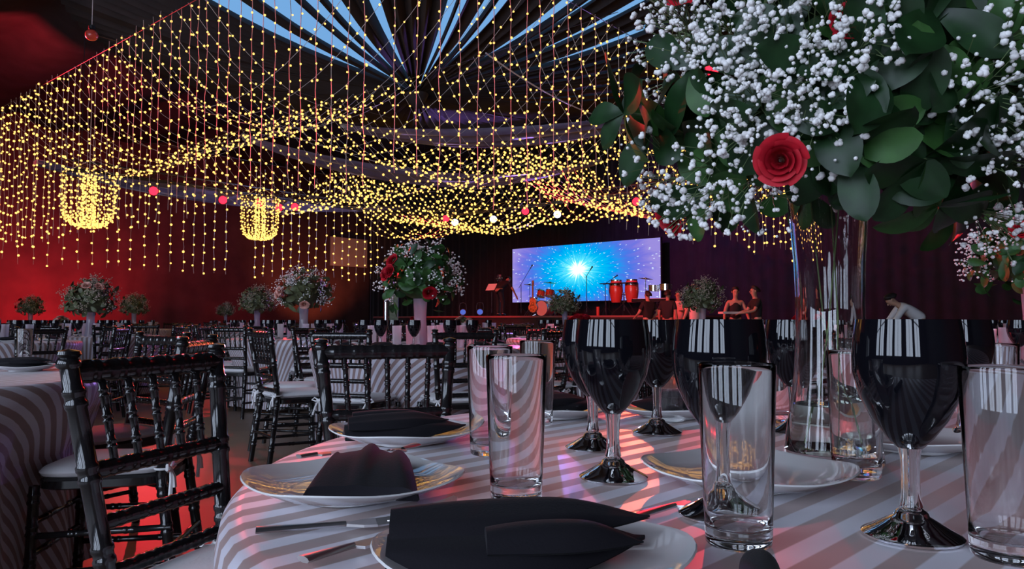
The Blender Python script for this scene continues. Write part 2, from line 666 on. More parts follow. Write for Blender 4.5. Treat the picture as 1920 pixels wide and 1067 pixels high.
swag(-14.5, 11, -6.2, 14.5, 5.6, 0.7, 1.5, 'dark violet satin swag sagging right of the canopy middle')
swag(-16.5, 9.5, -11.5, 17.5, 5.4, 0.9, 1.3, 'dark violet satin swag sagging below the drape hub')
swag(-21, 6.5, -19.6, 17.5, 4.9, 0.5, 1.5, 'grey violet satin swag along the left edge of the light canopy')

# ------------------------------------------------------------------ fairy lights
ZT = 5.45                      # top of the canopy
UL, UR, VN, VF = -19.0, -6.0, 5.0, 18.5


def strand(pts, spacing, r, label, group, wr=0.0035, jit=0.02):
    """one light strand: the wire is the thing, its bulbs one part"""
    pts = [Vector(p) for p in pts]
    org = pts[0].copy()
    w = MB()
    w.tube([p - org for p in pts], wr, 3, caps=False)
    o = w.build('string_light', 'wire', None, org)
    tag(o, label, 'string light', group)
    b = MB()
    acc = spacing * random.uniform(.2, .9)
    for p, q in zip(pts, pts[1:]):
        L = (q - p).length
        while acc < L:
            c = p.lerp(q, acc / L) - org
            c += Vector((random.uniform(-jit, jit), random.uniform(-jit, jit), random.uniform(-jit, jit)))
            b.ball(c, r * min(1.7, max(.6, (org + c).y / 11.8)) * random.uniform(.8, 1.15))
            acc += spacing * random.uniform(.85, 1.15)
        acc -= L
    if b.v:
        tag(b.build('bulbs', 'bulb', o), kind='stuff')
    return o


def drop_strand(u, v, ztop, zbot, spacing, r, label, group):
    n = 14
    pts = []
    for i in range(n + 1):
        z = ztop + (zbot - ztop) * i / n
        p = UV3(u, v, z)
        if i:
            p.x += random.uniform(-.012, .012); p.y += random.uniform(-.012, .012)
        pts.append(p)
    return strand(pts, spacing, r, label, group, wr=0.005)


# the hanging curtain along the near, right and left edges of the canopy
u = UL + .1
while u < UR - .1:
    drop_strand(u, VN + random.uniform(-.03, .03), ZT + random.uniform(-.05, .1), HC + 1.5 + random.uniform(-.12, .12), 0.185, 0.0185,
                'vertical strand of warm fairy lights on red wire in the near curtain', 'near light curtain')
    u += random.uniform(.24, .32)
v = VN + .2
while v < VF:
    drop_strand(UR + random.uniform(-.03, .03), v, ZT, HC + 1.5 + random.uniform(-.18, .15), 0.20, 0.019,
                'vertical strand of warm fairy lights hanging along the right canopy edge', 'right light curtain')
    v += random.uniform(.26, .36)
v = VN + .3
while v < VF - 2.5:
    drop_strand(UL + random.uniform(-.03, .03), v, ZT - .2, HC + 1.27 + random.uniform(-.08, .08), 0.26, 0.019,
                'vertical strand of warm fairy lights ending against the red wall', 'left light curtain')
    v += random.uniform(.24, .34) if not 10.4 < v < 10.7 else .9


def sagging(p, q, sag, n):
    return [p.lerp(q, i / n) + Vector((0, 0, -4 * sag * (i / n) * (1 - i / n))) for i in range(n + 1)]


vs = [VN, 9.2, 13.8, VF]
u = UL + .2
while u < UR:
    pts = []
    ph = random.uniform(-.10, .10)
    for k in range(3):
        if k == 0 and u > -9.5:
            continue
        seg = sagging(UV3(u, vs[k], ZT), UV3(u, vs[k + 1], ZT), (1.15, 1.55, 1.85)[k] + ph, 12)
        pts += seg if not pts else seg[1:]
    strand(pts, 0.25, 0.0185, 'sagging warm fairy light strand running from the near edge towards the stage', 'lengthwise canopy strands')
    u += random.uniform(.36, .46)


def cross_strand(v, ua, ub, sag, sp):
    strand(sagging(UV3(ua, v, ZT), UV3(ub, v, ZT), sag, 16), sp, 0.0185, 'sagging warm fairy light strand crossing the canopy from left to right', 'crosswise canopy strands')


v = VN + .3
while v < 11.6:
    cross_strand(v, -13.2, UR, 1.45 + .16 * (v - VN) / 2, .27)
    v += random.uniform(.40, .50)
v = 13.9
while v < VF:
    cross_strand(v, UL, -12.4, 1.7, .25)
    cross_strand(v, -12.4, UR, 1.9, .25)
    v += random.uniform(.28, .36)


# support cables
def cable(p, q, sag, label, rad=.005):
    mb = MB()
    pts = sagging(Vector(p), Vector(q), sag, 16)
    org = pts[0].copy()
    mb.tube([a - org for a in pts], rad, 5)
    tag(mb.build('support_cable', 'cable' if rad > .01 else 'dark_steel', None, org), label, 'cable')


cable(UV3(UL - .3, 9.2, ZT), UV3(UR + .3, 9.2, ZT), .05, 'pale support cable across the canopy nearest the camera')
cable(UV3(UL - .3, 13.8, ZT), UV3(UR + .3, 13.8, ZT), .05, 'pale support cable across the canopy nearer the stage')
cable(UV3(UR, VN - .3, ZT), UV3(UR, VF + .3, ZT), .03, 'pale cable along the right canopy edge')
cable(UV3(UL, VN - .3, ZT), UV3(UL, VF + .3, ZT), .03, 'pale cable along the left canopy edge')
cable(UV3(UL - .3, VN, ZT), UV3(UR + .3, VN, ZT), .03, 'pale cable along the near canopy edge')
cable(UV3(-8.3, 9.2, ZT), UV3(-8.7, 15.0, ZT), .25, 'bright pale cable right of the drape hub', .014)
cable(UV3(-12.5, VN - .3, ZT), UV3(-12.5, VF + .3, ZT), .05, 'pale cable through the canopy middle towards the stage')


# chandeliers of dense light strands
def chandelier(px, py0, py1, D, R, label):
    top, bot = at_y(px, py0, D), at_y(px, py1, D)
    H = top.z - bot.z
    root = thing('light_chandelier', (top.x, top.y, bot.z), 0, label, 'chandelier', 'fairy light chandeliers')
    ring = MB()
    n = 26
    ring.tube([(R * math.cos(2 * PI * i / n), R * math.sin(2 * PI * i / n), H) for i in range(n + 1)], .015, 6)
    ring.build('ring', 'black_metal', root)
    hang = MB()
    hang.tube([(0, 0, H), (0, 0, H + max(0.3, ZT - top.z))], .006, 4)
    for i in range(3):
        a = i * 2 * PI / 3
        hang.tube([(R * math.cos(a), R * math.sin(a), H), (0, 0, H + .3)], .005, 4)
    hang.build('hanger', 'cable', root)
    for i in range(22):
        a = 2 * PI * i / 22
        w, b = MB(), MB()
        pts = [(R * math.cos(a) * s, R * math.sin(a) * s, z) for s, z in ((1, H), (1, H * .6), (.97, H * .3), (.85, .12), (.6, .02), (.25, -.02))]
        w.tube(pts, .003, 3, caps=False)
        s = w.build('light_strand', 'wire', root)
        for k in range(len(pts) - 1):
            for t in (.0, .33, .66):
                b.ball(Vector(pts[k]).lerp(Vector(pts[k + 1]), t) + Vector((random.uniform(-.02, .02), random.uniform(-.02, .02), random.uniform(-.02, .02))), .021)
        tag(b.build('bulbs', 'bulb', s), kind='stuff')
    core, bw = MB(), MB()
    rc = R * .26
    for i in range(9):
        a = 2 * PI * i / 9
        bw.tube([(rc * math.cos(a), rc * math.sin(a), H), (rc * math.cos(a), rc * math.sin(a), .05)], .003, 3)
        for k in range(int(H / .06)):
            core.ball((rc * math.cos(a) + random.uniform(-.02, .02), rc * math.sin(a), H - k * .06 + random.uniform(-.02, .02)), .022)
    c = bw.build('light_core', 'wire', root)
    tag(core.build('bulbs', 'bulb', c), kind='stuff')


chandelier(168, 330, 424, 14.2, 0.46, 'dense drum-shaped fairy light chandelier hanging far left')
chandelier(488, 372, 448, 19.0, 0.46, 'dense drum-shaped fairy light chandelier hanging left of the beige wall panel')


# ------------------------------------------------------------------ lighting pipes and lamps
def truss(p, q, label):
    mb = MB()
    p, q = Vector(p), Vector(q)
    root = thing('lighting_truss', p, 0, label, 'truss')
    d = q - p
    for off in ((0, .14), (-.12, -.07), (.12, -.07)):
        n = Vector((-d.y, d.x, 0)).normalized()
        o = n * off[0] + Vector((0, 0, off[1]))
        m = MB(); m.tube([o, d + o], .022, 6)
        m.build('chord', 'dark_steel', root)
    m = MB()
    k = int(d.length / .5)
    n = Vector((-d.y, d.x, 0)).normalized()
    for i in range(k):
        a = d * (i / k); b = d * ((i + 1) / k)
        m.tube([a + Vector((0, 0, .14)), b + n * .12 - Vector((0, 0, .07))], .009, 4)
        m.tube([b + Vector((0, 0, .14)), a - n * .12 - Vector((0, 0, .07))], .009, 4)
    m.build('lacing', 'dark_steel', root)
    for t in (.02, .5, .98):
        m = MB(); m.tube([d * t + Vector((0, 0, .14)), d * t + Vector((0, 0, ZC - p.z - .6))], .01, 4)
        m.build('hanger', 'dark_steel', root)


ZL = HC + 3.2
truss(UV3(-18.7, 6.5, ZL + .35), UV3(-18.7, 17.8, ZL + .35), 'dark lighting truss along the left edge of the light canopy')
truss(UV3(-18.4, 17.6, ZL + .35), UV3(-5.5, 17.6, ZL + .35), 'dark lighting truss hung in front of the stage')

CAN = {}


def par_can(loc, target, lens, label, energy=0, color=(1, .03, .04), size=35, scale=1.2):
    loc, target = Vector(loc), Vector(target)
    root = thing('stage_lamp', loc, 0, label, 'stage lamp', 'stage lamps')
    q = (target - loc).to_track_quat('-Z', 'Y').to_euler()
    if 'body' not in CAN:
        m = MB()
        m.lathe([(.05, .20), (.085, .16), (.095, .0), (.105, -.02), (.095, -.02), (.088, .0), (.078, .15), (.04, .18)], 16, closed=True)
        CAN['body'] = m.mesh('lamp_body', 'black_metal')
        m = MB(); m.lathe([(0.0, .015), (.05, .010), (.088, .0), (.088, .004), (0, .02)], 16)
        for n in ('red', 'white', 'blue'):
            CAN[n] = m.mesh('lens_' + n, 'lens_' + n)
        m = MB()
        m.tube([(.10, 0, .05), (.115, 0, .12), (.09, 0, .27), (0, 0, .30), (-.09, 0, .27), (-.115, 0, .12), (-.10, 0, .05)], .009, 5)
        m.tube([(0, 0, .30), (0, 0, .40)], .014, 6)
        CAN['yoke'] = m.mesh('yoke', 'black_metal')
    put('lamp_body', CAN['body'], root, None, q, scale)
    put('lens', CAN[lens], root, None, q, scale)
    put('yoke', CAN['yoke'], root, None, 0, scale)
    if energy:
        d = (target - loc).normalized()
        spot('stage_lamp_light', loc + d * .12, target, energy, color, size)


RED = (1.0, .03, .05)
cams = Vector((0, 0, 1))
par_can(at_y(288, 358, 18.5), (-0.2, 1.0, .8), 'red', 'red stage lamp left of the near chandelier column', 900, RED, 15)
par_can(at_y(418, 375, 19.9), (-2.6, 3.6, .4), 'red', 'red stage lamp between the two light chandeliers', 110, RED, 22)
par_can(at_y(523, 389, 21.0), (-1.6, 5.0, .4), 'red', 'red stage lamp just right of the far chandelier', 220, RED, 26)
par_can(at_y(486, 380, 20.7), (-4.5, 8, .4), 'red', 'faint red stage lamp above the far chandelier', 0, RED)
par_can(at_y(553, 388, 21.6), (-3.5, 9, .4), 'red', 'faint red stage lamp, last of the left truss', 600, RED, 26)
par_can(at_y(836, 410, 23.4), (-1.5, 6.0, .4), 'red', 'red stage lamp left of the white pair above the stage', 330, RED, 26)
par_can(at_y(853, 417, 23.6), (1, 12, 1), 'white', 'small white stage lamp next to a red one', 0)
par_can(at_y(925, 411, 23.3), (0.5, 9, 1), 'white', 'bright white stage lamp over the music stand', 0)
par_can(at_y(985, 396, 22.2), (0.6, 1.3, .75), 'red', 'red stage lamp between two white ones above the screen edge', 650, RED, 13)
par_can(at_y(1045, 402, 22.2), (1, 9, 1), 'white', 'white stage lamp above the left half of the screen', 0)
par_can(at_y(1193, 378, 20.2), (1.0, 1.2, .75), 'red', 'red stage lamp above the right half of the screen', 1900, (1, .14, .07), 26)
par_can(at_y(1342, 126, 9.2), (0.45, 1.4, .9), 'red', 'glaring red stage lamp behind the white blossoms', 260, RED, 20, 1.4)
par_can(at_y(-75, 150, 14.6), UV3(-10, 5.2, 4.6), 'red', 'red wash lamp at the left end of the near curtain', 9000, RED, 34)
# wash lamps out of view by the left wall, then added spots without fixtures
for (uu, vv, tu, tv, tz, en, c, sz) in ((-27.2, 9.5, -30, 10, 1.6, 1000, RED, 110), (-27.0, 16.5, -30, 17, 1.2, 90, RED, 110), (-26.8, 20.5, -30, 21, 4.2, 380, (1, .25, .10), 95)):
    par_can(UV3(uu, vv, .35), UV3(tu, tv, tz), 'red', 'floor wash lamp at the foot of the red wall', en, c, sz)
spot('left_wall_fill', at_y(-90, 130, 15), at_y(10, 190, 26), 2600, RED, 85)  # added spot, no fixture: reddens the upper left wall
spot('stage_front_fill', UV3(-11, 13.0, 4.4), UV3(-9.8, 19.5, 1.4), 1900, RED, 75)  # added fill without a lamp body, brightens the people before the stage
spot('stage_left_fill', UV3(-17, 15.0, 4.3), UV3(-18.3, 20.3, 1.6), 1100, RED, 60)  # added fill, no fixture: lifts the music stand and stage left
spot('stage_violet_fill', UV3(-12, 19.0, 4.6), UV3(-11, 24.5, 3), 420, (.55, .12, 1.0), 120)  # added spot with no lamp built, gives the stage drape a violet cast
spot('swag_violet_fill', UV3(-14, 18.0, 3.2), UV3(-11.5, 12.5, 5.0), 1500, (.40, .22, 1.0), 80)  # added fill, no fixture: makes the violet swags show

spot('left_swag_fill', UV3(-16.5, 12.5, 3.4), UV3(-20.3, 12.5, 4.5), 260, (.45, .5, 1.0), 140)  # added spot standing in for daylight on the left swag

# round pendant lamp top left
p = at_y(172, 66, 12.0)
root = thing('pendant_lamp', p, 0, 'small round red pendant lamp hanging near the dark ceiling', 'pendant lamp')
m = MB(); m.uvsphere((0, 0, 0), .10, (1, 1, .92), 18, 12); m.build('globe', 'red_shell', root)
m = MB(); m.lathe([(.03, .085), (.05, .10), (.05, .15), (.02, .17)], 12); m.build('cap', 'black_metal', root)
m = MB(); m.tube([(0, 0, .17), (0.0, 0, 7.75 - p.z)], .006, 5); m.build('cord', 'wire', root)

# ------------------------------------------------------------------ stage, screen and instruments
ZS = 1.1


def on_v(px, v, z=0.0):
    a = (px - 960) / FPX
    D = v / (SA * a + CA)
    return Vector((a * D, D, z))


tag(hall_box(MB(), -24, -10.3, 19.8, 24.2, 0, ZS - .06).build('stage_platform', 'stage_black', smooth=False), 'low black stage platform in front of the screen', 'stage')
e = hall_box(MB(), -24, -10.28, 19.76, 24.2, ZS - .06, ZS)
tag(e.build('stage_deck', 'stage_edge', smooth=False), 'dark red edged stage deck carrying the instruments', 'stage deck')

SU0, SU1, SZ0, SZ1, SV = -19.75, -12.93, 1.68, 3.88, 23.6
root = thing('led_screen', UV3((SU0 + SU1) / 2, SV, 0), HALL_ROT, 'wide LED screen showing a cyan and white light burst', 'screen')
W, H = SU1 - SU0, SZ1 - SZ0
m = MB(); m.box((0, -.03, (SZ0 + SZ1) / 2), (W, .02, H))
m.build('display', screen_material(W, H, -.13, 2.89), root, smooth=False)
m = MB(); m.box((0, .03, (SZ0 + SZ1) / 2), (W + .06, .1, H + .06)); m.build('cabinet', 'black_metal', root, smooth=False)
for sx in (-1, -.33, .33, 1):
    m = MB(); m.box((sx * (W / 2 - .2), .12, (ZS + SZ1) / 2), (.08, .08, SZ1 - ZS)); m.build('support', 'black_metal', root, smooth=False)


def drum_mesh(mb, r, h, z0, rim=.012):
    mb.lathe([(r * .96, z0), (r, z0 + .01), (r, z0 + h - .01), (r * .96, z0 + h)], 24)


def drum(root, name, c, r, h, shell, tilt=(0, 0, 0)):
    M = Matrix.Translation(Vector(c)) @ Euler(tilt).to_matrix().to_4x4()
    m = MB(); m.lathe([(r, 0), (r, h)], 24, M, False, False); o = m.build(name, shell, root)
    m = MB()
    for z in (0, h):
        m.lathe([(r - .002, z - .012), (r + .012, z - .012), (r + .012, z + .012), (r - .002, z + .012)], 24, M, closed=True)
    for k in range(6):
        a = k * PI / 3
        m.tube([M @ Vector(((r + .012) * math.cos(a), (r + .012) * math.sin(a), 0)), M @ Vector(((r + .012) * math.cos(a), (r + .012) * math.sin(a), h))], .005, 4)
    m.build('hoop', 'chrome', o)
    m = MB()
    m.lathe([(r - .003, h), (0, h + .004)], 24, M, False, False)
    m.lathe([(r - .003, 0), (0, -.004)], 24, M, False, False)
    m.build('drum_head', 'skin_head', o)
    return o


def tripod(mb, x, y, z0, h, spread=.28, r=.011):
    for k in range(3):
        a = k * 2 * PI / 3 + .4
        mb.tube([(x, y, z0 + .32), (x + spread * math.cos(a), y + spread * math.sin(a), z0 + .01)], r, 5)
    mb.tube([(x, y, z0 + .12), (x, y, z0 + h)], r, 6)


def cymbal_stand(px, v, h, r, label, tilt=.15):
    root = thing('cymbal_stand', on_v(px, v, ZS), 0, label, 'cymbal', 'cymbals of the drum kit')
    m = MB(); tripod(m, 0, 0, 0, h); m.build('stand', 'chrome', root)
    m = MB(); M = Matrix.Translation((0, 0, h)) @ Euler((tilt, .1, 0)).to_matrix().to_4x4()
    m.lathe([(0, .03), (r * .15, .025), (r * .2, .012), (r, -.012), (r, -.016), (r * .2, .008), (0, .02)], 24, M, False, False)
    m.build('cymbal', 'cymbal', root)


# drum kit
root = thing('bass_drum', on_v(1022, 21.8, ZS), HALL_ROT, 'red bass drum of the kit in front of the screen', 'drum')
drum(root, 'shell', (0, .22, .29), .28, .44, 'red_shell', (PI / 2, 0, 0))
m = MB(); m.tube([(.24, -.1, .12), (.42, -.22, .01)], .01, 5); m.tube([(-.24, -.1, .12), (-.42, -.22, .01)], .01, 5); m.build('spur', 'chrome', root)
m = MB(); m.tube([(0, 0, .56), (0, .02, .85)], .016, 6); m.tube([(-.2, .05, .82), (.2, .05, .82)], .012, 6); m.build('tom_mount', 'chrome', root)
drum(root, 'tom_shell', (-.2, 0.0, .72), .15, .2, 'red_shell', (-.3, 0, 0))
drum(root, 'tom_shell', (.2, 0.0, .72), .16, .22, 'red_shell', (-.3, 0, 0))
root = thing('floor_tom', on_v(1046, 22.3, ZS), 0, 'red floor tom at the right of the bass drum', 'drum')
drum(root, 'shell', (0, 0, .22), .2, .4, 'red_shell')
for k in range(3):
    m = MB(); a = k * 2.1; m.tube([(.21 * math.cos(a), .21 * math.sin(a), .5), (.23 * math.cos(a), .23 * math.sin(a), .0)], .008, 5); m.build('leg', 'chrome', root)
root = thing('snare_drum', on_v(1003, 22.2, ZS), 0, 'snare drum on a chrome stand at the left of the kit', 'drum')
drum(root, 'shell', (0, 0, .56), .18, .14, 'chrome')
m = MB(); tripod(m, 0, 0, 0, .55, .22); m.build('stand', 'chrome', root)
cymbal_stand(1032, 22.6, 1.28, .26, 'dark crash cymbal highest over the drum kit')
cymbal_stand(993, 22.4, 1.22, .22, 'crash cymbal at the left of the drum kit')
cymbal_stand(1012, 22.9, 1.05, .20, 'small cymbal low behind the drum kit')
cymbal_stand(1051, 22.0, .95, .24, 'ride cymbal at the right of the drum kit')
cymbal_stand(1211, 21.2, 1.20, .24, 'single cymbal over the timbales at the right screen edge', .0)


def mic_stand(px, v, h, boom, label):
    root = thing('microphone_stand', on_v(px, v, ZS), HALL_ROT, label, 'microphone stand')
    m = MB(); tripod(m, 0, 0, 0, h, .3, .012); m.build('stand', 'black_metal', root)
    b = Vector(boom)
    m = MB(); m.tube([Vector((0, 0, h)) - b * .25, Vector((0, 0, h)) + b], .009, 5); m.build('boom', 'black_metal', root)
    m = MB(); e = Vector((0, 0, h)) + b
    m.tube([e, e + b.normalized() * .12], [.014, .02], 8); m.uvsphere(e + b.normalized() * .15, .03)
    m.build('microphone', 'black_metal', root)


mic_stand(977, 20.9, 1.15, (.34, .1, .55), 'tall boom microphone stand at the left edge of the screen')
mic_stand(1100, 21.0, 1.35, (.14, .0, .18), 'boom microphone stand near the bright centre of the screen')
mic_stand(1135, 20.8, 1.05, (.25, .1, .18), 'microphone stand just left of the congas')

# congas on a double stand with a tray
root = thing('conga_stand', on_v(1170, 20.7, ZS), HALL_ROT, 'black double stand holding two red congas', 'drum stand')
m = MB()
for sx in (-1, 1):
    m.tube([(sx * .12, 0, .5), (-sx * .38, -.2, .01)], .016, 6)
    m.tube([(sx * .12, 0, .5), (sx * .30, .25, .01)], .016, 6)
m.tube([(0, 0, .15), (0, 0, .75)], .02, 6)
m.tube([(-.5, 0, .68), (.5, 0, .68)], .016, 6)
m.build('frame', 'black_metal', root)
m = MB(); m.box((-.05, -.25, 1.03), (1.25, .28, .03)); m.tube([(-.4, -.25, .2), (-.4, -.25, 1.02)], .012, 5); m.build('tray', 'black_metal', root)
for k, sx in enumerate((-1, 1)):
    p = root.location + Matrix.Rotation(HALL_ROT, 3, 'Z') @ Vector((sx * .29, 0, .42))
    c = thing('conga', p, 0, 'left red conga drum on the stand' if sx < 0 else 'right red conga drum on the stand', 'drum', 'congas')
    m = MB(); m.lathe([(.15, 0), (.20, .18), (.225, .38), (.21, .58), (.17, .72)], 24, None, True, False); o = m.build('shell', 'red_shell', c)
    m = MB(); m.lathe([(.168, .69), (.182, .69), (.182, .735), (.168, .735)], 24, closed=True)
    m.lathe([(.212, .56), (.219, .56), (.217, .60), (.208, .60)], 24, closed=True)
    m.build('hoop', 'chrome', c)
    m = MB(); m.lathe([(.17, .725), (0, .735)], 24, None, False, False); m.build('drum_head', 'skin_head', c)
# timbales
root = thing('timbale_pair', on_v(1237, 21.0, ZS), HALL_ROT, 'pair of chrome timbales on a stand at the right screen edge', 'drum')
drum(root, 'shell', (-.2, 0, .78), .18, .17, 'chrome')
drum(root, 'shell', (.22, 0, .80), .20, .17, 'chrome')
m = MB(); tripod(m, 0, 0, 0, .85, .35); m.tube([(-.35, 0, .8), (.4, 0, .8)], .014, 6); m.build('stand', 'chrome', root)
# keyboard on a stand
root = thing('keyboard', on_v(1224, 20.3, ZS), HALL_ROT, 'long black keyboard on a crossed stand below the timbales', 'keyboard')
m = MB(); m.box((0, 0, .46), (1.3, .34, .09)); m.build('case', 'black_metal', root, smooth=False)
m = MB(); m.box((0, -.08, .511), (1.2, .15, .012)); m.build('keys', 'paper', root, smooth=False)
m = MB()
for y in (-.12, .12):
    m.tube([(-.4, y, .0), (.4, y, .42)], .015, 5); m.tube([(.4, y, .0), (-.4, y, .42)], .015, 5)
m.build('stand', 'black_metal', root)
# painted guitar on a stand
root = thing('guitar', on_v(1000, 20.5, ZS), HALL_ROT + .2, 'orange painted acoustic guitar standing upright at the stage front', 'guitar')


def guitar_outline(s=1.0):
    pts = []
    for i in range(36):
        a = 2 * PI * i / 36
        z = -.26 * math.cos(a)
        w = .2 * math.sin(a)
        wz = (z + .26) / .52
        k = 1.0 - .28 * math.exp(-((wz - .58) / .13) ** 2) - .22 * wz
        pts.append((w * k * s, z * s))
    return pts


m = MB(); pts = guitar_outline()
n = len(pts)
m.add([(x, -.05, z + .38) for x, z in pts] + [(x, .05, z + .38) for x, z in pts],
      [tuple(range(n)), tuple(reversed(range(n, 2 * n)))] + [(i, i + n, (i + 1) % n + n, (i + 1) % n) for i in range(n)])
m.build('body', 'orange_shell', root)
m = MB(); m.lathe([(.045, -.056), (.06, -.056), (.06, -.048), (.045, -.048)], 20, Matrix.Translation((0, 0, .42)) @ Matrix.Rotation(PI / 2, 4, 'X') @ Matrix.Translation((0, 0, .104)), closed=True); m.build('rosette', 'cymbal', root)
for k in range(5):
    a = k * 2 * PI / 5
    m = MB(); m.lathe([(.018, 0), (.03, 0), (.03, .006), (.018, .006)], 12, Matrix.Translation((.09 * math.cos(a), -.05, .30 + .1 * math.sin(a))) @ Matrix.Rotation(PI / 2, 4, 'X'), closed=True); m.build('painted_ring', 'cymbal', root)
m = MB(); m.box((0, -.04, .86), (.05, .03, .5)); m.box((0, -.03, 1.16), (.08, .025, .16)); m.build('neck', 'table_wood', root, smooth=False)
m = MB(); m.tube([(-.2, -.15, .01), (0, .1, .5), (.2, -.15, .01)], .012, 5); m.tube([(0, .1, .5), (0, .3, .01)], .012, 5); m.tube([(-.15, -.12, .1), (.15, -.12, .1)], .012, 5); m.build('stand', 'black_metal', root)
# music stand, stand fan, red cup, floor lamps
root = thing('music_stand', on_v(922, 20.4, ZS), HALL_ROT, 'music stand with red-lit sheet at the left of the stage', 'music stand')
m = MB(); tripod(m, 0, 0, 0, .95, .3); m.build('stand', 'black_metal', root)
M = Matrix.Rotation(-.6, 4, 'X')
m = MB(); m.box((0, 0, 1.05), (.5, .02, .34), M.to_3x3()); m.box((0, -.06, .89), (.5, .06, .015)); m.build('desk', 'black_metal', root, smooth=False)
m = MB(); m.box((0, -.02, 1.06), (.42, .006, .29), M.to_3x3()); m.build('sheet', 'paper', root, smooth=False)
root = thing('stand_fan', on_v(938, 21.5, ZS), HALL_ROT, 'small round stand fan behind the music stand', 'fan')
m = MB(); m.lathe([(.02, 0), (.16, 0), (.16, .02), (.02, .04)], 18); m.tube([(0, 0, .03), (0, 0, 1.35)], .015, 6); m.build('stand', 'black_metal', root)
m = MB()
for rr in (.15, .10, .05):
    m.tube([(rr * math.cos(2 * PI * i / 20), -.07, 1.45 + rr * math.sin(2 * PI * i / 20)) for i in range(21)], .006, 4)
for k in range(8):
    a = k * PI / 4; m.tube([(0, -.08, 1.45), (.15 * math.cos(a), -.05, 1.45 + .15 * math.sin(a))], .004, 4)
m.build('guard', 'chrome', root)
m = MB()
for k in range(3):
    a = k * 2.094
    M = Matrix.Translation((0, -.04, 1.45)) @ Matrix.Rotation(a, 4, 'Y') @ Matrix.Rotation(.4, 4, 'Z')
    m.add([M @ Vector(q) for q in ((-.02, 0, .02), (.03, 0, .02), (.06, 0, .13), (-.04, 0, .13), (-.02, .008, .02), (.03, .008, .02), (.06, .008, .13), (-.04, .008, .13))], [(0, 1, 2, 3), (7, 6, 5, 4), (0, 4, 5, 1), (1, 5, 6, 2), (2, 6, 7, 3), (3, 7, 4, 0)])
m.build('blade', 'dark_steel', root)
m = MB(); m.lathe([(.05, 0), (.055, .28), (.05, .28), (.045, .02)], 16); tag(m.build('tall_cup', 'red_shell', None, on_v(1121, 20.1, ZS)), 'tall red cup standing on the stage edge', 'cup')
for px, lab in ((868, 'small floor lamp with blue glow at the left stage end'), (900, 'small floor lamp with blue glow nearer the music stand')):
    p = on_v(px, 20.6, ZS + .16)
    par_can(p, p + Vector((0, -2, .5)), 'blue', lab)
    m = MB()
# slim steel post left of the large bouquet
root = thing('steel_post', Vector((at_y(724, 560, 11).x, 11.0, 0)), 0, 'slim pale steel post standing behind the large bouquet', 'post')
m = MB(); m.lathe([(.16, 0), (.16, .02), (.05, .04)], 16); m.build('foot', 'dark_steel', root)
m = MB(); m.tube([(0, 0, .03), (0, 0, 1.5)], .035, 10); m.build('pole', 'chrome', root)
m = MB(); m.box((.11, .03, 1.05), (.13, .02, .75)); m.build('panel', 'leaf_olive', root, smooth=False)


# ------------------------------------------------------------------ people
def skin_mesh(name, verts, edges, radii, mat, parent, sub=2):
    me = bpy.data.meshes.new(name)
    me.from_pydata([tuple(v) for v in verts], edges, [])
    o = put(name, me, parent)
    sk = o.modifiers.new('skin', 'SKIN')
    sk.use_smooth_shade = True
    sv = me.skin_vertices[0].data
    for i, r in enumerate(radii):
        rr = r if isinstance(r, tuple) else (r, r)
        sv[i].radius = rr
        sv[i].use_root = (i == 0)
    s = o.modifiers.new('sub', 'SUBSURF'); s.levels = sub; s.render_levels = sub
    me.materials.append(MATS[mat])
    return o


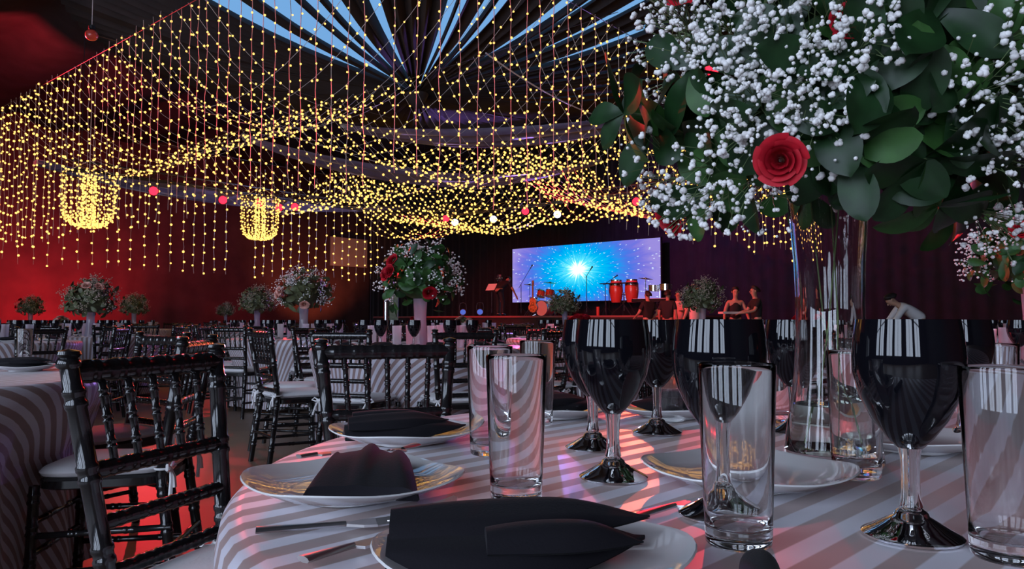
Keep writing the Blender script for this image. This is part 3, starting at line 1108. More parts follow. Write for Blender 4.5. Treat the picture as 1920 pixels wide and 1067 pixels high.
def person(loc, rotz, label, shirt, skin='skin_a', lean=0.0, armL=None, armR=None, sleeve='short', tie=False, trouser='trouser', hs=1.0, look=0.0):
    """standing figure, x right, y forward; arms given as (elbow, wrist) offsets from the shoulder"""
    root = thing('person', loc, rotz, label, 'person')
    root.scale = (hs,) * 3
    R = Matrix.Rotation(-lean, 3, 'X')
    hip = Vector((0, -.35 * math.sin(lean) * .4, .95))

    def up(x, y, z):
        return hip + R @ (Vector((x, y, z)) - Vector((0, 0, .95)))
    armL = armL or ((-.06, -.02, -.28), (-.08, .05, -.52))
    armR = armR or ((.06, -.02, -.28), (.08, .05, -.52))
    sL, sR = up(-.17, 0, 1.42), up(.17, 0, 1.42)
    V, E, Rr = [], [], []

    def a(p, r, link=None):
        V.append(Vector(p)); Rr.append(r)
        if link is not None:
            E.append((link, len(V) - 1))
        return len(V) - 1
    pel = a(hip, (.15, .11))
    wa = a(up(0, 0, 1.10), (.135, .10), pel)
    ch = a(up(0, 0, 1.30), (.155, .11), wa)
    nb = a(up(0, 0, 1.45), (.08, .07), ch)
    nk = a(up(0, .015, 1.52), .05, nb)
    hd1 = a(up(0, .03 + look * .02, 1.58), (.065, .075), nk)
    hd2 = a(up(0, .035 + look * .03, 1.66), (.078, .092), hd1)
    hd3 = a(up(0, .025, 1.735), (.06, .07), hd2)
    arms = []
    for s, (el, wr) in ((sL, armL), (sR, armR)):
        i0 = a(s, .058, ch)
        i1 = a(s + Vector(el), .042, i0)
        w = s + Vector(wr)
        i2 = a(w, .028, i1)
        d = (w - (s + Vector(el))).normalized()
        side = d.cross(Vector((0, 0, 1)))
        side = side.normalized() if side.length > .1 else Vector((1, 0, 0))
        p1 = a(w + d * .07, (.032, .02), i2)
        for k, ln in ((-1.5, .06), (-.5, .075), (.5, .07), (1.5, .055)):
            f1 = a(w + d * .10 + side * k * .018, .009, p1)
            a(w + d * (.10 + ln) + side * k * .02 - Vector((0, 0, .012)), .007, f1)
        t1 = a(w + d * .045 + side * .04, .011, i2)
        a(w + d * .085 + side * .055, .008, t1)
        arms.append((s, s + Vector(el), w))
    legs = []
    for sx in (-1, 1):
        h = a(hip + Vector((sx * .09, 0, -.07)), .088, pel)
        kn = a((sx * .10, .01, .5), .058, h)
        an = a((sx * .105, -.01, .09), .038, kn)
        a((sx * .11, .13, .04), (.035, .03), an)
        legs.append((V[h], V[kn], V[an]))
    skin_mesh('body', V, E, Rr, skin, root)
    # clothes
    V2, E2, R2 = [], [], []

    def b(p, r, link=None):
        V2.append(Vector(p)); R2.append(r)
        if link is not None:
            E2.append((link, len(V2) - 1))
        return len(V2) - 1
    p0 = b(up(0, 0, .93), (.175, .135))
    p1 = b(up(0, 0, 1.12), (.158, .125), p0)
    p2 = b(up(0, 0, 1.30), (.18, .132), p1)
    b(up(0, 0, 1.455), (.095, .085), p2)
    for s, e, w in arms:
        if sleeve == 'none':
            continue
        q = b(s, .075, p2)
        if sleeve == 'long':
            q2 = b(e, .056, q); b(e.lerp(w, .95), .042, q2)
        else:
            b(s.lerp(e, .75), .064, q)
    skin_mesh('shirt', V2, E2, R2, shirt, root)
    V3, E3, R3 = [hip + Vector((0, 0, .03))], [], [(.165, .125)]
    for h, kn, an in legs:
        V3.append(h); R3.append(.105); E3.append((0, len(V3) - 1))
        V3.append(kn); R3.append(.075); E3.append((len(V3) - 2, len(V3) - 1))
        V3.append(an); R3.append(.06); E3.append((len(V3) - 2, len(V3) - 1))
    skin_mesh('trousers', V3, E3, R3, trouser, root)
    hc = up(0, .02, 1.685)
    m = MB()
    P = []
    for i in range(13):
        th = PI * i / 12 * .62
        P.append([hc + R @ Vector((.094 * math.sin(th) * math.cos(f), .108 * math.sin(th) * math.sin(f) - .018 - .03 * (1 - math.cos(th)), .10 * math.cos(th) + (.03 if math.sin(f) > .3 else -.02) * math.sin(th) + .004 * math.sin(7 * f + i))) for f in [2 * PI * k / 18 for k in range(19)]])
    m.grid(P); o = m.build('hair', 'hair', root)
    sm = o.modifiers.new('thick', 'SOLIDIFY'); sm.thickness = .012
    for sx in (-1, 1):
        m = MB(); m.uvsphere(up(sx * .032, .115, 1.665), .012, (1, .6, .8), 8, 6); m.build('eye', 'eye', root)
        m = MB(); m.uvsphere(up(sx * .085, .02, 1.655), .022, (.4, .8, 1.2), 8, 6); m.build('ear', skin, root)
    m = MB(); m.add([up(0, .145, 1.635), up(-.016, .115, 1.625), up(.016, .115, 1.625), up(0, .115, 1.675), up(0, .11, 1.62)], [(0, 3, 1), (0, 2, 3), (0, 1, 4), (0, 4, 2)]); m.build('nose', skin, root)
    m = MB(); m.uvsphere(up(0, .112, 1.60), .022, (1, .35, .3), 8, 6); m.build('mouth', 'rose_pink', root)
    for sx in (-1, 1):
        m = MB(); m.uvsphere((sx * .108, .06, .045), .05, (.9, 2.5, .85), 12, 8); m.build('shoe', 'black_metal', root)
    if tie:
        m = MB(); m.add([up(-.02, .10, 1.45), up(.02, .10, 1.45), up(.035, .155, 1.10), up(0, .16, 1.06), up(-.035, .155, 1.10), up(-.012, .12, 1.42), up(.012, .12, 1.42), up(0, .165, 1.2)], [(0, 1, 6, 5), (5, 6, 2, 3, 4), (7, 2, 3), (7, 3, 4)])
        m.build('tie', 'shirt_black', root)
    return root


def facing(deg):
    return math.radians(deg)


# rotation 0 looks away from the camera (+y); 180 looks at it; 90 looks left
person(on_v(1215, 18.6), facing(25), 'person in black t-shirt seen from behind, hands low, left of the group', 'shirt_black', armL=((-.10, .05, -.26), (-.06, .26, -.36)), armR=((.14, -.02, -.24), (.05, .10, -.44)))
person(on_v(1252, 18.3), facing(-30), 'person in black t-shirt bending an arm, second of the stage-front group', 'shirt_black', 'skin_b', armL=((-.08, .0, -.28), (-.08, .06, -.52)))
person(on_v(1272, 19.2), facing(160), 'person in pale pink top facing the room behind the group', 'shirt_pink', 'skin_a', armL=((-.08, .08, -.25), (.02, .30, -.22)), sleeve='short')
person(on_v(1302, 17.6), facing(10), 'person in light sleeveless top partly behind the round bouquet', 'shirt_pink', 'skin_a', hs=.94, sleeve='none', armL=((-.09, .0, -.26), (-.14, .1, -.46)))
person(on_v(1378, 17.8), facing(175), 'person in black tank top standing right of the round bouquet', 'shirt_black', 'skin_a', sleeve='none', lean=.08, armL=((-.10, .02, -.27), (-.14, .14, -.48)), armR=((.09, .02, -.27), (.12, .1, -.5)))
person(on_v(1418, 17.6), facing(95), 'person in black shirt in profile holding out a white tray', 'shirt_black', 'skin_a', armL=((-.05, .12, -.24), (.0, .40, -.30)), armR=((.05, .12, -.24), (.0, .40, -.30)), lean=.05)
pt = on_v(1418, 17.6)
m = MB(); m.box((0, 0, 0), (.5, .34, .025)); m.box((0, .16, .02), (.5, .02, .04)); m.box((0, -.16, .02), (.5, .02, .04)); m.box((.24, 0, .02), (.02, .34, .04)); m.box((-.24, 0, .02), (.02, .34, .04))
tag(m.build('serving_tray', 'paper', None, (pt.x - .62, pt.y, 1.115), .1, smooth=False), 'white tray held out by the person in profile', 'tray')
person(on_v(1503, 18.6), facing(100), 'person in dark shirt half hidden behind the tall glass vase', 'shirt_black', 'skin_b')
person(on_v(938, 20.15, ZS), facing(-35), 'person in black stooping with back turned at the stage edge', 'shirt_black', 'skin_b', lean=1.0, sleeve='short', armR=((.12, .1, -.25), (.14, .25, -.46)))
person(Vector((.542 * 14.5, 14.5, 0)), facing(80), 'waiter in white shirt and black tie bending over a table at right', 'shirt_white', 'skin_a', lean=.95, sleeve='long', tie=True, armL=((-.03, .16, -.24), (-.0, .34, -.42)), armR=((.03, .16, -.24), (.0, .34, -.42)))

# ------------------------------------------------------------------ tables, chairs and place settings
TZ = 0.75
TR = 0.80


def cloth_mesh(seed, pushes, sx, R=TR, rotf=0.0, nth=180):
    """striped cloth: flat round top, rounded edge, skirt with folds; pressed inwards where chairs are pushed in"""
    rnd = random.Random(seed)
    ph = [rnd.uniform(0, 6.28) for _ in range(4)]
    prof = [(0.0, 0, 0), (.25, 0, 0), (.5, 0, 0), (.68, 0, 0), (R - .012, 0, 0), (R + .002, -.004, 0), (R + .010, -.014, .05), (R + .014, -.035, .12)]
    for k in range(1, 13):
        prof.append((R + .014, -.035 - (TZ - .075) * k / 12, .12 + .88 * k / 12))
    rows, uvs = [], []
    for i in range(nth):
        th = 2 * PI * i / nth
        s = 0.0
        pr, pz = 0.0, 0.0
        row, uvr = [], []
        for r, dz, t in prof:
            s += math.hypot(r - pr, dz - pz)
            pr, pz = r, dz
            w = 0.0
            if t > 0:
                f = .55 * math.sin(13 * th + ph[0]) + .35 * math.sin(19 * th + ph[1]) + .3 * math.sin(7 * th + ph[2])
                w = (.045 * t ** 1.2) * f + .02 * t
                sq = 0
                for pc, dep in pushes:
                    d = abs((th - pc + PI) % (2 * PI) - PI)
                    sq = max(sq, dep * max(0, min(1, (.52 - d) / .16)))
                w -= sq * min(1, max(0, (-dz - .05) / .22))
            q = Vector(((r + w) * math.cos(th), (r + w) * math.sin(th), TZ + dz))
            row.append(q)
            uvr.append((s * math.cos(th - rotf), s * math.sin(th - rotf)))
        rows.append(row)
        uvs.append(uvr)
    mb = MB()
    mb.grid(rows, closeu=True)
    me = mb.mesh('tablecloth', 'striped_cloth')
    uvl = me.uv_layers.new(name='flat')
    nv = len(prof)
    data = np.zeros((len(me.loops), 2), dtype=np.float32)
    for li, l in enumerate(me.loops):
        vi = l.vertex_index
        data[li] = uvs[vi // nv][vi % nv]
    uvl.data.foreach_set('uv', data.ravel())
    return me


TAB = {}


def round_table(x, y, desc, pushes, seed, rotf):
    t = thing('banquet_table', (x, y, 0), 0, 'round wooden table under ' + desc.replace('the ', 'cloth of the ', 1), 'table', 'banquet tables')
    if not TAB:
        m = MB(); m.lathe([(0, TZ - .035), (.77, TZ - .035), (.775, TZ - .03), (.775, TZ - .004), (.77, TZ - .003), (0, TZ - .003)], 48)
        TAB['top'] = m.mesh('table_top', 'table_wood')
        m = MB(); m.tube([(.30, 0, 0), (.28, 0, TZ - .035)], .018, 8)
        TAB['leg'] = m.mesh('leg', 'black_metal')
    put('table_top', TAB['top'], t)
    for k in range(4):
        put('leg', TAB['leg'], t, None, k * PI / 2 + .4)
    c = put('tablecloth', cloth_mesh(seed, pushes, 1, rotf=rotf), None, (x, y, 0.0))
    tag(c, 'grey and white striped cloth over ' + desc, 'tablecloth', 'striped tablecloths')


# ---- chair
def ringed(p, q, r, rings, mid=None, rr=1.16, ws=1.0):
    """tube points and radii from p to q (through mid) with turned double rings at the given fractions"""
    p, q = Vector(p), Vector(q)
    ts = [(0, r), (1, r * .95)]
    L = (q - p).length
    for c in rings:
        for off, k in ((-.020, 1.0), (-.016, rr), (-.008, rr), (-.004, 1.03), (.004, 1.03), (.008, rr), (.016, rr), (.020, 1.0)):
            ts.append((c + off * ws / L, r * k))
    if mid:
        ts.append((mid[0], r))
    ts = sorted(t for t in ts if 0 <= t[0] <= 1)
    pts = []
    for t, _ in ts:
        if mid:
            m = Vector(mid[1])
            pts.append(p.lerp(m, t / mid[0]) if t < mid[0] else m.lerp(q, (t - mid[0]) / (1 - mid[0])))
        else:
            pts.append(p.lerp(q, t))
    return pts, [k for _, k in ts]


def back_x(z):
    return .150 + (.045 * max(0, z - .44) / .46)


def back_y(z):
    return -.185 - .075 * (max(0, z - .44) / .46)


CH = []          # (part name, mesh, material)
for s in (-1, 1):
    m = MB()
    p, r = ringed((s * .170, -.245, 0), (s * back_x(.868), back_y(.868), .868), .0175, (.14, .30, .44, .60, .77, .93), (.5, (s * .150, -.185, .44)))
    m.tube(p, r, 12)
    m.lathe([(.0175, -.01), (.022, -.004), (.020, .006), (.016, .010), (.0215, .016), (.0195, .022), (0, .026)], 12, Matrix.Translation((s * back_x(.872), back_y(.872), .872)), False, False)
    CH.append(('back_post', m.mesh('back_post', 'chair_black'), 0))
for s in (-1, 1):
    m = MB(); p, r = ringed((s * .185, .20, 0), (s * .18, .19, .42), .0165, (.2, .42, .66, .9)); m.tube(p, r, 12)
    CH.append(('front_leg', m.mesh('front_leg', 'chair_black'), 0))


def cross_rail(z, r, name, thick=1.0):
    m = MB()
    p, rr = ringed((-back_x(z), back_y(z), z), (back_x(z), back_y(z), z), r, (.12, .28, .42, .58, .72, .88), None, 1.07, .8)
    m.tube(p, rr, 10)
    if thick != 1.0:
        m.v = [(a, b, z + (c - z) * thick) for a, b, c in m.v]
    CH.append((name, m.mesh(name, 'chair_black'), 0))


cross_rail(.855, .016, 'top_rail', 1.35)
for z in (.675, .580, .490):
    cross_rail(z, .014, 'back_rail', 1.15 if z > .6 else 1.0)
for k in range(5):
    t = (k - 2) / 2 * .66
    m = MB(); p, r = ringed((t * back_x(.675), back_y(.675), .68), (t * back_x(.855), back_y(.855), .85), .0076, (.22, .5, .78), None, 1.28, .45); m.tube(p, r, 8)
    CH.append(('spindle', m.mesh('spindle', 'chair_black'), 0))


def seat_loop(grow, z, n=40):
    pts = []
    for i in range(n):
        a = 2 * PI * i / n
        c, s = math.cos(a), math.sin(a)
        e = .42
        x = math.copysign(abs(c) ** e, c)
        y = math.copysign(abs(s) ** e, s)
        hw = .178 + .022 * y
        pts.append(Vector((x * (hw + grow), y * (.20 + grow), z)))
    return pts


def loops_mesh(loops, name, mat):
    m = MB()
    n = len(loops[0])
    for l in loops:
        m.v.extend([tuple(p) for p in l])
    for k in range(len(loops) - 1):
        for i in range(n):
            j = (i + 1) % n
            m.f.append((k * n + i, k * n + j, (k + 1) * n + j, (k + 1) * n + i)); m.mi.append(0)
    m.f.append(tuple(reversed(range(n)))); m.mi.append(0)
    m.f.append(tuple((len(loops) - 1) * n + i for i in range(n))); m.mi.append(0)
    return m.mesh(name, mat)


CH.append(('seat', loops_mesh([seat_loop(-.012, .402), seat_loop(0, .408), seat_loop(0, .432), seat_loop(-.01, .438)], 'seat', 'chair_black'), 0))
CH.append(('cushion', loops_mesh([seat_loop(-.03, .439), seat_loop(-.004, .446), seat_loop(.004, .458), seat_loop(-.006, .470), seat_loop(-.03, .478), seat_loop(-.10, .484)], 'cushion', 'cushion_white'), 1))
for s in (-1, 1):
    m = MB(); c = Vector((s * .163, -.205, .462))
    m.tube([c + Vector((.024 * math.cos(a), .024 * math.sin(a) + .012, .0)) for a in [2 * PI * i / 12 for i in range(13)]], .004, 5)
    for q in (((-.03, -.012, .014), (-.045, -.016, .0), (-.02, -.012, -.008)), ((.03, -.012, .014), (.045, -.016, .0), (.02, -.012, -.008))):
        m.tube([c + Vector((0, -.014, 0))] + [c + Vector(k) for k in q] + [c + Vector((0, -.014, 0))], .005, 5)
    m.tube([c + Vector((0, -.014, 0)), c + Vector((-.018, -.022, -.04)), c + Vector((-.034, -.024, -.09))], [.004, .006, .007], 5)
    m.tube([c + Vector((0, -.014, 0)), c + Vector((.012, -.022, -.03)), c + Vector((.014, -.024, -.066))], [.004, .006, .007], 5)
    CH.append(('cushion_tie', m.mesh('cushion_tie', 'ribbon_white'), 1))
for s in (-1, 1):
    for z in (.14, .26):
        m = MB(); p, r = ringed((s * .184, .197, z), (s * .167, -.225, z + .01), .0105, (.3, .7)); m.tube(p, r, 8)
        CH.append(('stretcher', m.mesh('stretcher', 'chair_black'), 0))
for z in (.20, .30):
    m = MB(); p, r = ringed((-.183, .195, z), (.183, .195, z), .0105, (.3, .7)); m.tube(p, r, 8)
    CH.append(('stretcher', m.mesh('stretcher', 'chair_black'), 0))
m = MB(); m.tube([(-.167, -.225, .2), (.167, -.225, .2)], .0105, 8)
CH.append(('stretcher', m.mesh('stretcher', 'chair_black'), 0))

# the plain far chair: frame in one mesh, cushion as its part
fr, cu = MB(), MB()
for n, me, k in CH:
    if n in ('cushion_tie',):
        continue
    (cu if k else fr).add([v.co[:] for v in me.vertices], [tuple(p.vertices) for p in me.polygons])
FAR_FRAME, FAR_CUSHION = fr.mesh('chair_frame', 'chair_black'), cu.mesh('cushion', 'cushion_white')


def chair(x, y, fx, fy, label, full, group):
    rz = math.atan2(-fx, fy)
    if full:
        t = thing('banquet_chair', (x, y, 0), rz, label, 'chair', group)
        for n, me, k in CH:
            put(n, me, t)
    else:
        t = tag(put('banquet_chair', FAR_FRAME, None, (x, y, 0), rz), label, 'chair', group)
        put('cushion', FAR_CUSHION, t)
    return t


# ---- tableware meshes
def goblet_profile():
    bowl = [(.0440, .200), (.0466, .182), (.0480, .165), (.0474, .150), (.0425, .129), (.0325, .108), (.0205, .091), (.0115, .0815),
            (.0080, .0835), (.0170, .0930), (.0295, .1100), (.0398, .1310), (.0448, .1510), (.0455, .1650), (.0443, .1820), (.0420, .1995)]
    return bowl


m = MB(); m.lathe(goblet_profile()[:8] + [(0, .0815)] , 48, None, False, False)
m.lathe([(0, .084)] + goblet_profile()[8:] + [(.0445, .200)], 48, None, False, False)
GB = m.mesh('bowl', 'goblet_black')
m = MB(); m.lathe([(0, .0815), (.0105, .0812), (.0095, .076), (.0086, .070), (.0080, .052), (.0085, .036), (.0105, .028), (.0085, .0265), (0, .0265)], 10, None, False, False)
GS = m.mesh('stem', 'glass_stem')
m = MB(); m.lathe([(0, .0262), (.0095, .0260), (.0140, .0225), (.0150, .0195), (.0220, .0150), (.0320, .0090), (.0410, .0045), (.0432, .0028), (.0425, .0008), (.0300, .0006), (.0100, .0040), (0, .0045)], 32, None, False, False)
GF = m.mesh('foot', 'glass_stem')
m = MB(); m.lathe(goblet_profile()[:8] + [(0, .0815)], 18, None, False, False); m.lathe([(0, .15), (.0445, .15)], 18, None, False, False)
GB_FAR = m.mesh('goblet_bowl', 'goblet_black')
m = MB(); m.lathe([(.008, .08), (.0068, .03), (.013, .022), (.040, .004), (.0415, .0)], 16, None, False, False)
GF_FAR = m.mesh('goblet_base', 'glass_foot_far')
m = MB()
m.lathe([(0, .0), (.0265, .0), (.0285, .002), (.0290, .006), (.0300, .030), (.0345, .158), (.0340, .1600), (.0332, .1595), (.0322, .155), (.0280, .030), (.0268, .019), (.0240, .0155), (0, .0145)], 40, None, False, False)
TUM = m.mesh('tumbler', 'glass')
m = MB(); m.lathe([(.027, .012), (.0290, .0), (.0345, .16)], 18, None, False, False); m.lathe([(0, .012), (.028, .012)], 18, None, False, False)
TUM_FAR = m.mesh('tumbler', 'glass_far')


def goblet(x, y, label, level, group='black goblets', z=TZ, rz=0):
    if level == 0:
        t = thing('goblet', (x, y, z + .001), rz, label, 'goblet', group)
        put('bowl', GB, t); put('stem', GS, t); put('foot', GF, t)
        t.children[0]['label'] = 'glossy black bowl'
    else:
        t = tag(put('goblet', GB_FAR, None, (x, y, z + .001), rz), label, 'goblet', group)
        put('foot', GF_FAR, t)


def tumbler(x, y, label, level, group='clear tumblers', z=TZ):
    tag(put('tumbler', TUM if level == 0 else TUM_FAR, None, (x, y, z + .001)), label, 'tumbler', group)


def plate_mesh(n=56):
    """square coupe plate with swept-up corners"""
    def loop(r, z, lift):
        pts = []
        for i in range(n):
            a = 2 * PI * i / n
            c, s = math.cos(a), math.sin(a)
            k = 1 / (abs(c) ** 2.7 + abs(s) ** 2.7) ** (1 / 2.7)
            cor = (k - 1) / (2 ** .5 * .774 - 1)
            pts.append(Vector((c * k * r, s * k * r, z + lift * max(0, cor) ** 1.2)))
        return pts
    return loops_mesh([loop(.045, .0, 0), loop(.058, .001, 0), (loop(.060, .005, 0)), loop(.088, .0085, .002), loop(.108, .0175, .004), loop(.1105, .0190, .005), loop(.1095, .0205, .005),
                       loop(.104, .0195, .004), loop(.085, .0120, .002), loop(.060, .0085, .0), loop(.03, .0075, 0), loop(.004, .0075, 0)], 'plate', 'ceramic')


PLATE = plate_mesh()


def boat(mb, L, w, z0, th, y0=0.0, blunt=.35, lift=0.0, x0=0.0, ridge=0.0, bend=0.0):
    """one folded layer of a napkin: blunt at -x, drawn to a point at +x"""
    nx, ny = 26, 10
    top, bot = [], []
    for i in range(nx + 1):
        s = i / nx
        x = -L / 2 + L * s
        hw = w * (blunt + (1 - blunt) * math.sin(min(1, s / .45) * PI / 2)) if s < .45 else w * max(0.02, (1 - ((s - .45) / .55) ** 1.7))
        rt, rb = [], []
        for j in range(ny + 1):
            t = -1 + 2 * j / ny
            prof = ((1 - abs(t) ** 3) ** .6 if abs(t) < 1 else 0) * (1 if s < .6 else max(.12, 1 - ((s - .6) / .4) ** 2))
            y = y0 + t * hw + bend * s * s
            z = z0 + th * prof * (.45 + .55 * math.sin(PI * min(1, .12 + s * .86)) ** .6) + lift * s ** 2.5 + ridge * math.sin(t * 5 + 1) * prof
            rt.append(Vector((x0 + x, y, z + .001))); rb.append(Vector((x0 + x, y, z0 + lift * s ** 2.5)))
        top.append(rt); bot.append(rb)
    b = len(mb.v)
    mb.grid(top); mb.grid([list(reversed(r)) for r in bot])
    # close the blunt end
    mb.add(top[0] + list(reversed(bot[0])), [tuple(range(2 * (ny + 1)))])


m = MB()
boat(m, .20, .062, .010, .022, 0, .62, .012, 0, .002)
boat(m, .165, .040, .026, .018, -.012, .75, .006, -.012, .003, .01)
boat(m, .13, .022, .038, .012, .012, .8, .002, -.022)
NAPKIN = m.mesh('napkin', 'napkin_black')
m = MB()
boat(m, .205, .066, .010, .026, 0, .42, .014, -.012, .0015)
boat(m, .21, .040, .030, .020, .016, .55, .008, -.008, .002, -.008)
boat(m, .12, .020, .030, .018, -.034, .9, .0, .02)
NAPKIN_LONG = m.mesh('napkin', 'napkin_black')


def pouch():
    m = MB()
    nx, ny = 28, 14
    P = []
    for i in range(nx + 1):
        s = -1 + 2 * i / nx
        row = []
        for j in range(ny + 1):
            t = j / ny
            hw = .052 + .012 * (1 - t)
            e = max(0, 1 - abs(s) ** 5)
            pleat = .010 * max(0, math.cos(s * 2.4 * PI + .6)) * (.3 + t)
            z = .012 + e ** .5 * (.012 + .015 * math.sin(t * PI * .62) + pleat * .55)
            row.append(Vector((s * hw + .030 - .030 * t, -.068 + t * .135 + .012 * math.cos(s * 5) * t, z)))
        P.append(row)
    m.grid(P)
    edge = [P[i][0] for i in range(nx + 1)] + [P[nx][j] for j in range(1, ny + 1)] + [P[i][ny] for i in range(nx - 1, -1, -1)] + [P[0][j] for j in range(ny - 1, 0, -1)]
    n = len(edge)
    m.add(edge + [Vector((p.x * .97, p.y * .97, .0095)) for p in edge], [(i, (i + 1) % n, (i + 1) % n + n, i + n) for i in range(n)] + [tuple(range(n, 2 * n))])
    return m.mesh('napkin', 'napkin_black')


NAPKIN_POUCH = pouch()


def plate(x, y, rz, label, napkin=None, nlabel=None, nrz=0.0, z=TZ, group='square white plates', scale=1.0):
    tag(put('plate', PLATE, None, (x, y, z + .0005), rz, scale), label, 'plate', group)
    if napkin is not None:
        tag(put('napkin', napkin, None, (x, y, z + .0005), nrz), nlabel, 'napkin', 'folded black napkins')


# ---- the foreground table
MX, MY = 0.46, 1.057
round_table(MX, MY, 'the large foreground table', [], 11, -PI / 4)
TOP = TZ + .0005
for i, (px, py, lab) in enumerate((
        (1150, 898, 'black goblet in the middle of the foreground table, left of the square bare plate'),
        (1112, 842, 'black goblet half hidden just behind another at the table middle'),
        (1232, 813, 'black goblet with wide foot at the far side before the stage group'),
        (1352, 968, 'black goblet seen through the tumbler standing before it'),
        (1489, 812, 'black goblet half behind the left of the tall glass vase'),
        (1710, 1008, 'large nearest black goblet at the right of the foreground table'),
        (1806, 832, 'black goblet behind the nearest large one at right'))):
    p = at_z(px, py, TZ)
    goblet(p.x, p.y, lab, 0, rz=i * .7)
for px, py, lab in ((968, 936, 'clear tumbler between the pouch napkin and the black goblets'),
                    (918, 852, 'clear tumbler behind and left of the nearest left tumbler'),
                    (1008, 797, 'clear tumbler farthest of the left three'),
                    (1385, 1022, 'clear tumbler standing in front of a black goblet at centre'),
                    (1607, 896, 'clear streaky tumbler directly in front of the glass vase'),
                    (1893, 1048, 'clear tumbler cut by the right picture edge'),
                    (1256, 790, 'clear tumbler hidden behind the wide-footed black goblet'),
                    (1458, 792, 'clear tumbler left of the vase behind the black goblet'),
                    (1872, 822, 'clear tumbler at the far right beside a black goblet')):
    p = at_z(px, py, TZ)
    tumbler(p.x, p.y, lab, 0)
for px, py, rz, lab, nap, nlab, nrz in (
        (762, 814, .75, 'white plate with pleated napkin at the far left table edge', NAPKIN, 'black pleated napkin on the plate nearest the spindle chair', .25),
        (664, 907, .72, 'white plate with pouch napkin at the left table edge', NAPKIN_POUCH, 'black pouch-folded napkin with reddish sheen on the left plate', -.12),
        (1000, 1046, .80, 'nearest white plate at the bottom of the picture', NAPKIN_LONG, 'long black pointed napkin on the nearest plate', .10),
        (1400, 889, .55, 'bare white square plate left of the glass vase', None, None, 0),
        (1044, 770, .8, 'white plate with napkin behind the left tumblers', NAPKIN, 'black napkin on the plate behind the left tumblers', .4),
        (1262, 770, .8, 'white plate at the far side behind the wide-footed goblet', NAPKIN, 'black napkin behind the wide-footed goblet', 2.6),
        (1705, 827, .8, 'bare white plate behind the nearest large goblet', None, None, 0)):
    p = at_z(px, py, TZ + .012)
    plate(p.x, p.y, rz, lab, nap, nlab, nrz, scale=1.06)
p = at_z(1422, 1098, TZ)
m = MB(); m.lathe([(0, .004), (.008, .002), (.0135, -.004), (.0145, -.012), (.0145, -.13), (.012, -.135), (.0125, -.128), (0, -.128)], 20, Matrix.Translation((0, 0, .0155)) @ Matrix.Rotation(-PI / 2, 4, 'X'))
tag(m.build('rolled_napkin', 'napkin_black', None, (p.x, p.y, TZ), -.25), 'end of a rolled black napkin at the bottom edge below the centre tumbler', 'napkin', 'folded black napkins')


def cutlery(name, px0, py0, px1, py1, label, kindm, z=.004, tipz=None):
    a, b = at_z(px0, py0, TZ + z), at_z(px1, py1, TZ + (z if tipz is None else tipz))
    d = b - a
    L = d.length
    rz = math.atan2(d.y, d.x)
    pitch = math.asin(max(-1, min(1, d.z / L)))
    root = thing(name, a, 0, label, 'cutlery', 'table cutlery')
    root.rotation_euler = (0, -pitch, rz)
    hl = L * .56
    m = MB()
    P = []
    for i in range(9):
        s = i / 8
        w = .0085 - .005 * s
        P.append([Vector((hl * s, w * math.cos(k * PI / 4), .003 + .0028 * math.sin(k * PI / 4))) for k in range(8)])
    m.v = [tuple(q) for r in P for q in r]
    m.f = [(i * 8 + k, i * 8 + (k + 1) % 8, (i + 1) * 8 + (k + 1) % 8, (i + 1) * 8 + k) for i in range(8) for k in range(8)] + [tuple(range(8))]
    m.mi = [0] * len(m.f)
    m.build('handle', 'steel', root)
    m = MB()
    bl = L - hl
    if kindm == 'knife':
        pts = [(0, -.004), (bl * .1, -.011), (bl * .75, -.011), (bl * .95, -.004), (bl, .004), (bl * .1, .006), (0, .004)]
        n = len(pts)
        m.add([(hl + x, y, .001) for x, y in pts] + [(hl + x, y, .0035) for x, y in pts], [tuple(reversed(range(n))), tuple(range(n, 2 * n))] + [(i, (i + 1) % n, (i + 1) % n + n, i + n) for i in range(n)])
        m.build('blade', 'steel', root, smooth=False)
    else:
        pts = [(0, .003), (bl * .25, .011), (bl * .45, .012), (bl * .45, -.012), (bl * .25, -.011), (0, -.003)]
        n = len(pts)
        m.add([(hl + x, y, .001) for x, y in pts] + [(hl + x, y, .0035) for x, y in pts], [tuple(range(n)), tuple(reversed(range(n, 2 * n)))] + [(i, (i + 1) % n, (i + 1) % n + n, i + n) for i in range(n)])
        o = m.build('fork_head', 'steel', root, smooth=False)
        for k in range(4):
            m = MB(); y = (k - 1.5) * .0062
            m.tube([(hl + bl * .44, y, .0022), (hl + bl * .75, y, .004), (hl + bl, y, .002)], [.0019, .0017, .001], 5)
            m.build('tine', 'steel', o)


cutlery('fork', 480, 1000, 775, 979, 'steel fork lying between the two left plates', 'fork')
cutlery('knife', 735, 987, 856, 936, 'dark reflecting knife tip behind the nearest napkin', 'knife', .004, .016)
cutlery('knife', 568, 1056, 730, 1010, 'steel knife at the lower left under the nearest plate', 'knife')
cutlery('knife', 560, 860, 620, 852, 'knife end peeking out behind the pouch napkin', 'knife', .018)
cutlery('fork', 780, 838, 735, 852, 'fork tip sticking out right of the pouch napkin', 'fork', .022)
cutlery('knife', 1190, 972, 1318, 938, 'bright steel knife between the nearest plate and the centre tumbler', 'knife')

# ---- hand-placed chairs around the foreground
f = Vector((.948, -.319))
chair(-.705 + f.x * .215, 1.53 + f.y * .215, f.x, f.y, 'nearest black spindle-back chair, tall at the lower left', True, 'chairs at the foreground table')
f = Vector((.30, -.954))
chair(-.363 + f.x * .215, 2.21 + f.y * .215, f.x, f.y, 'black spindle-back chair directly behind the pleated napkin plate', True, 'chairs at the foreground table')


SECT = ['near', 'near-right', 'right-near', 'right', 'right-far', 'far-right', 'far', 'far-left', 'left-far', 'left', 'left-near', 'near-left']


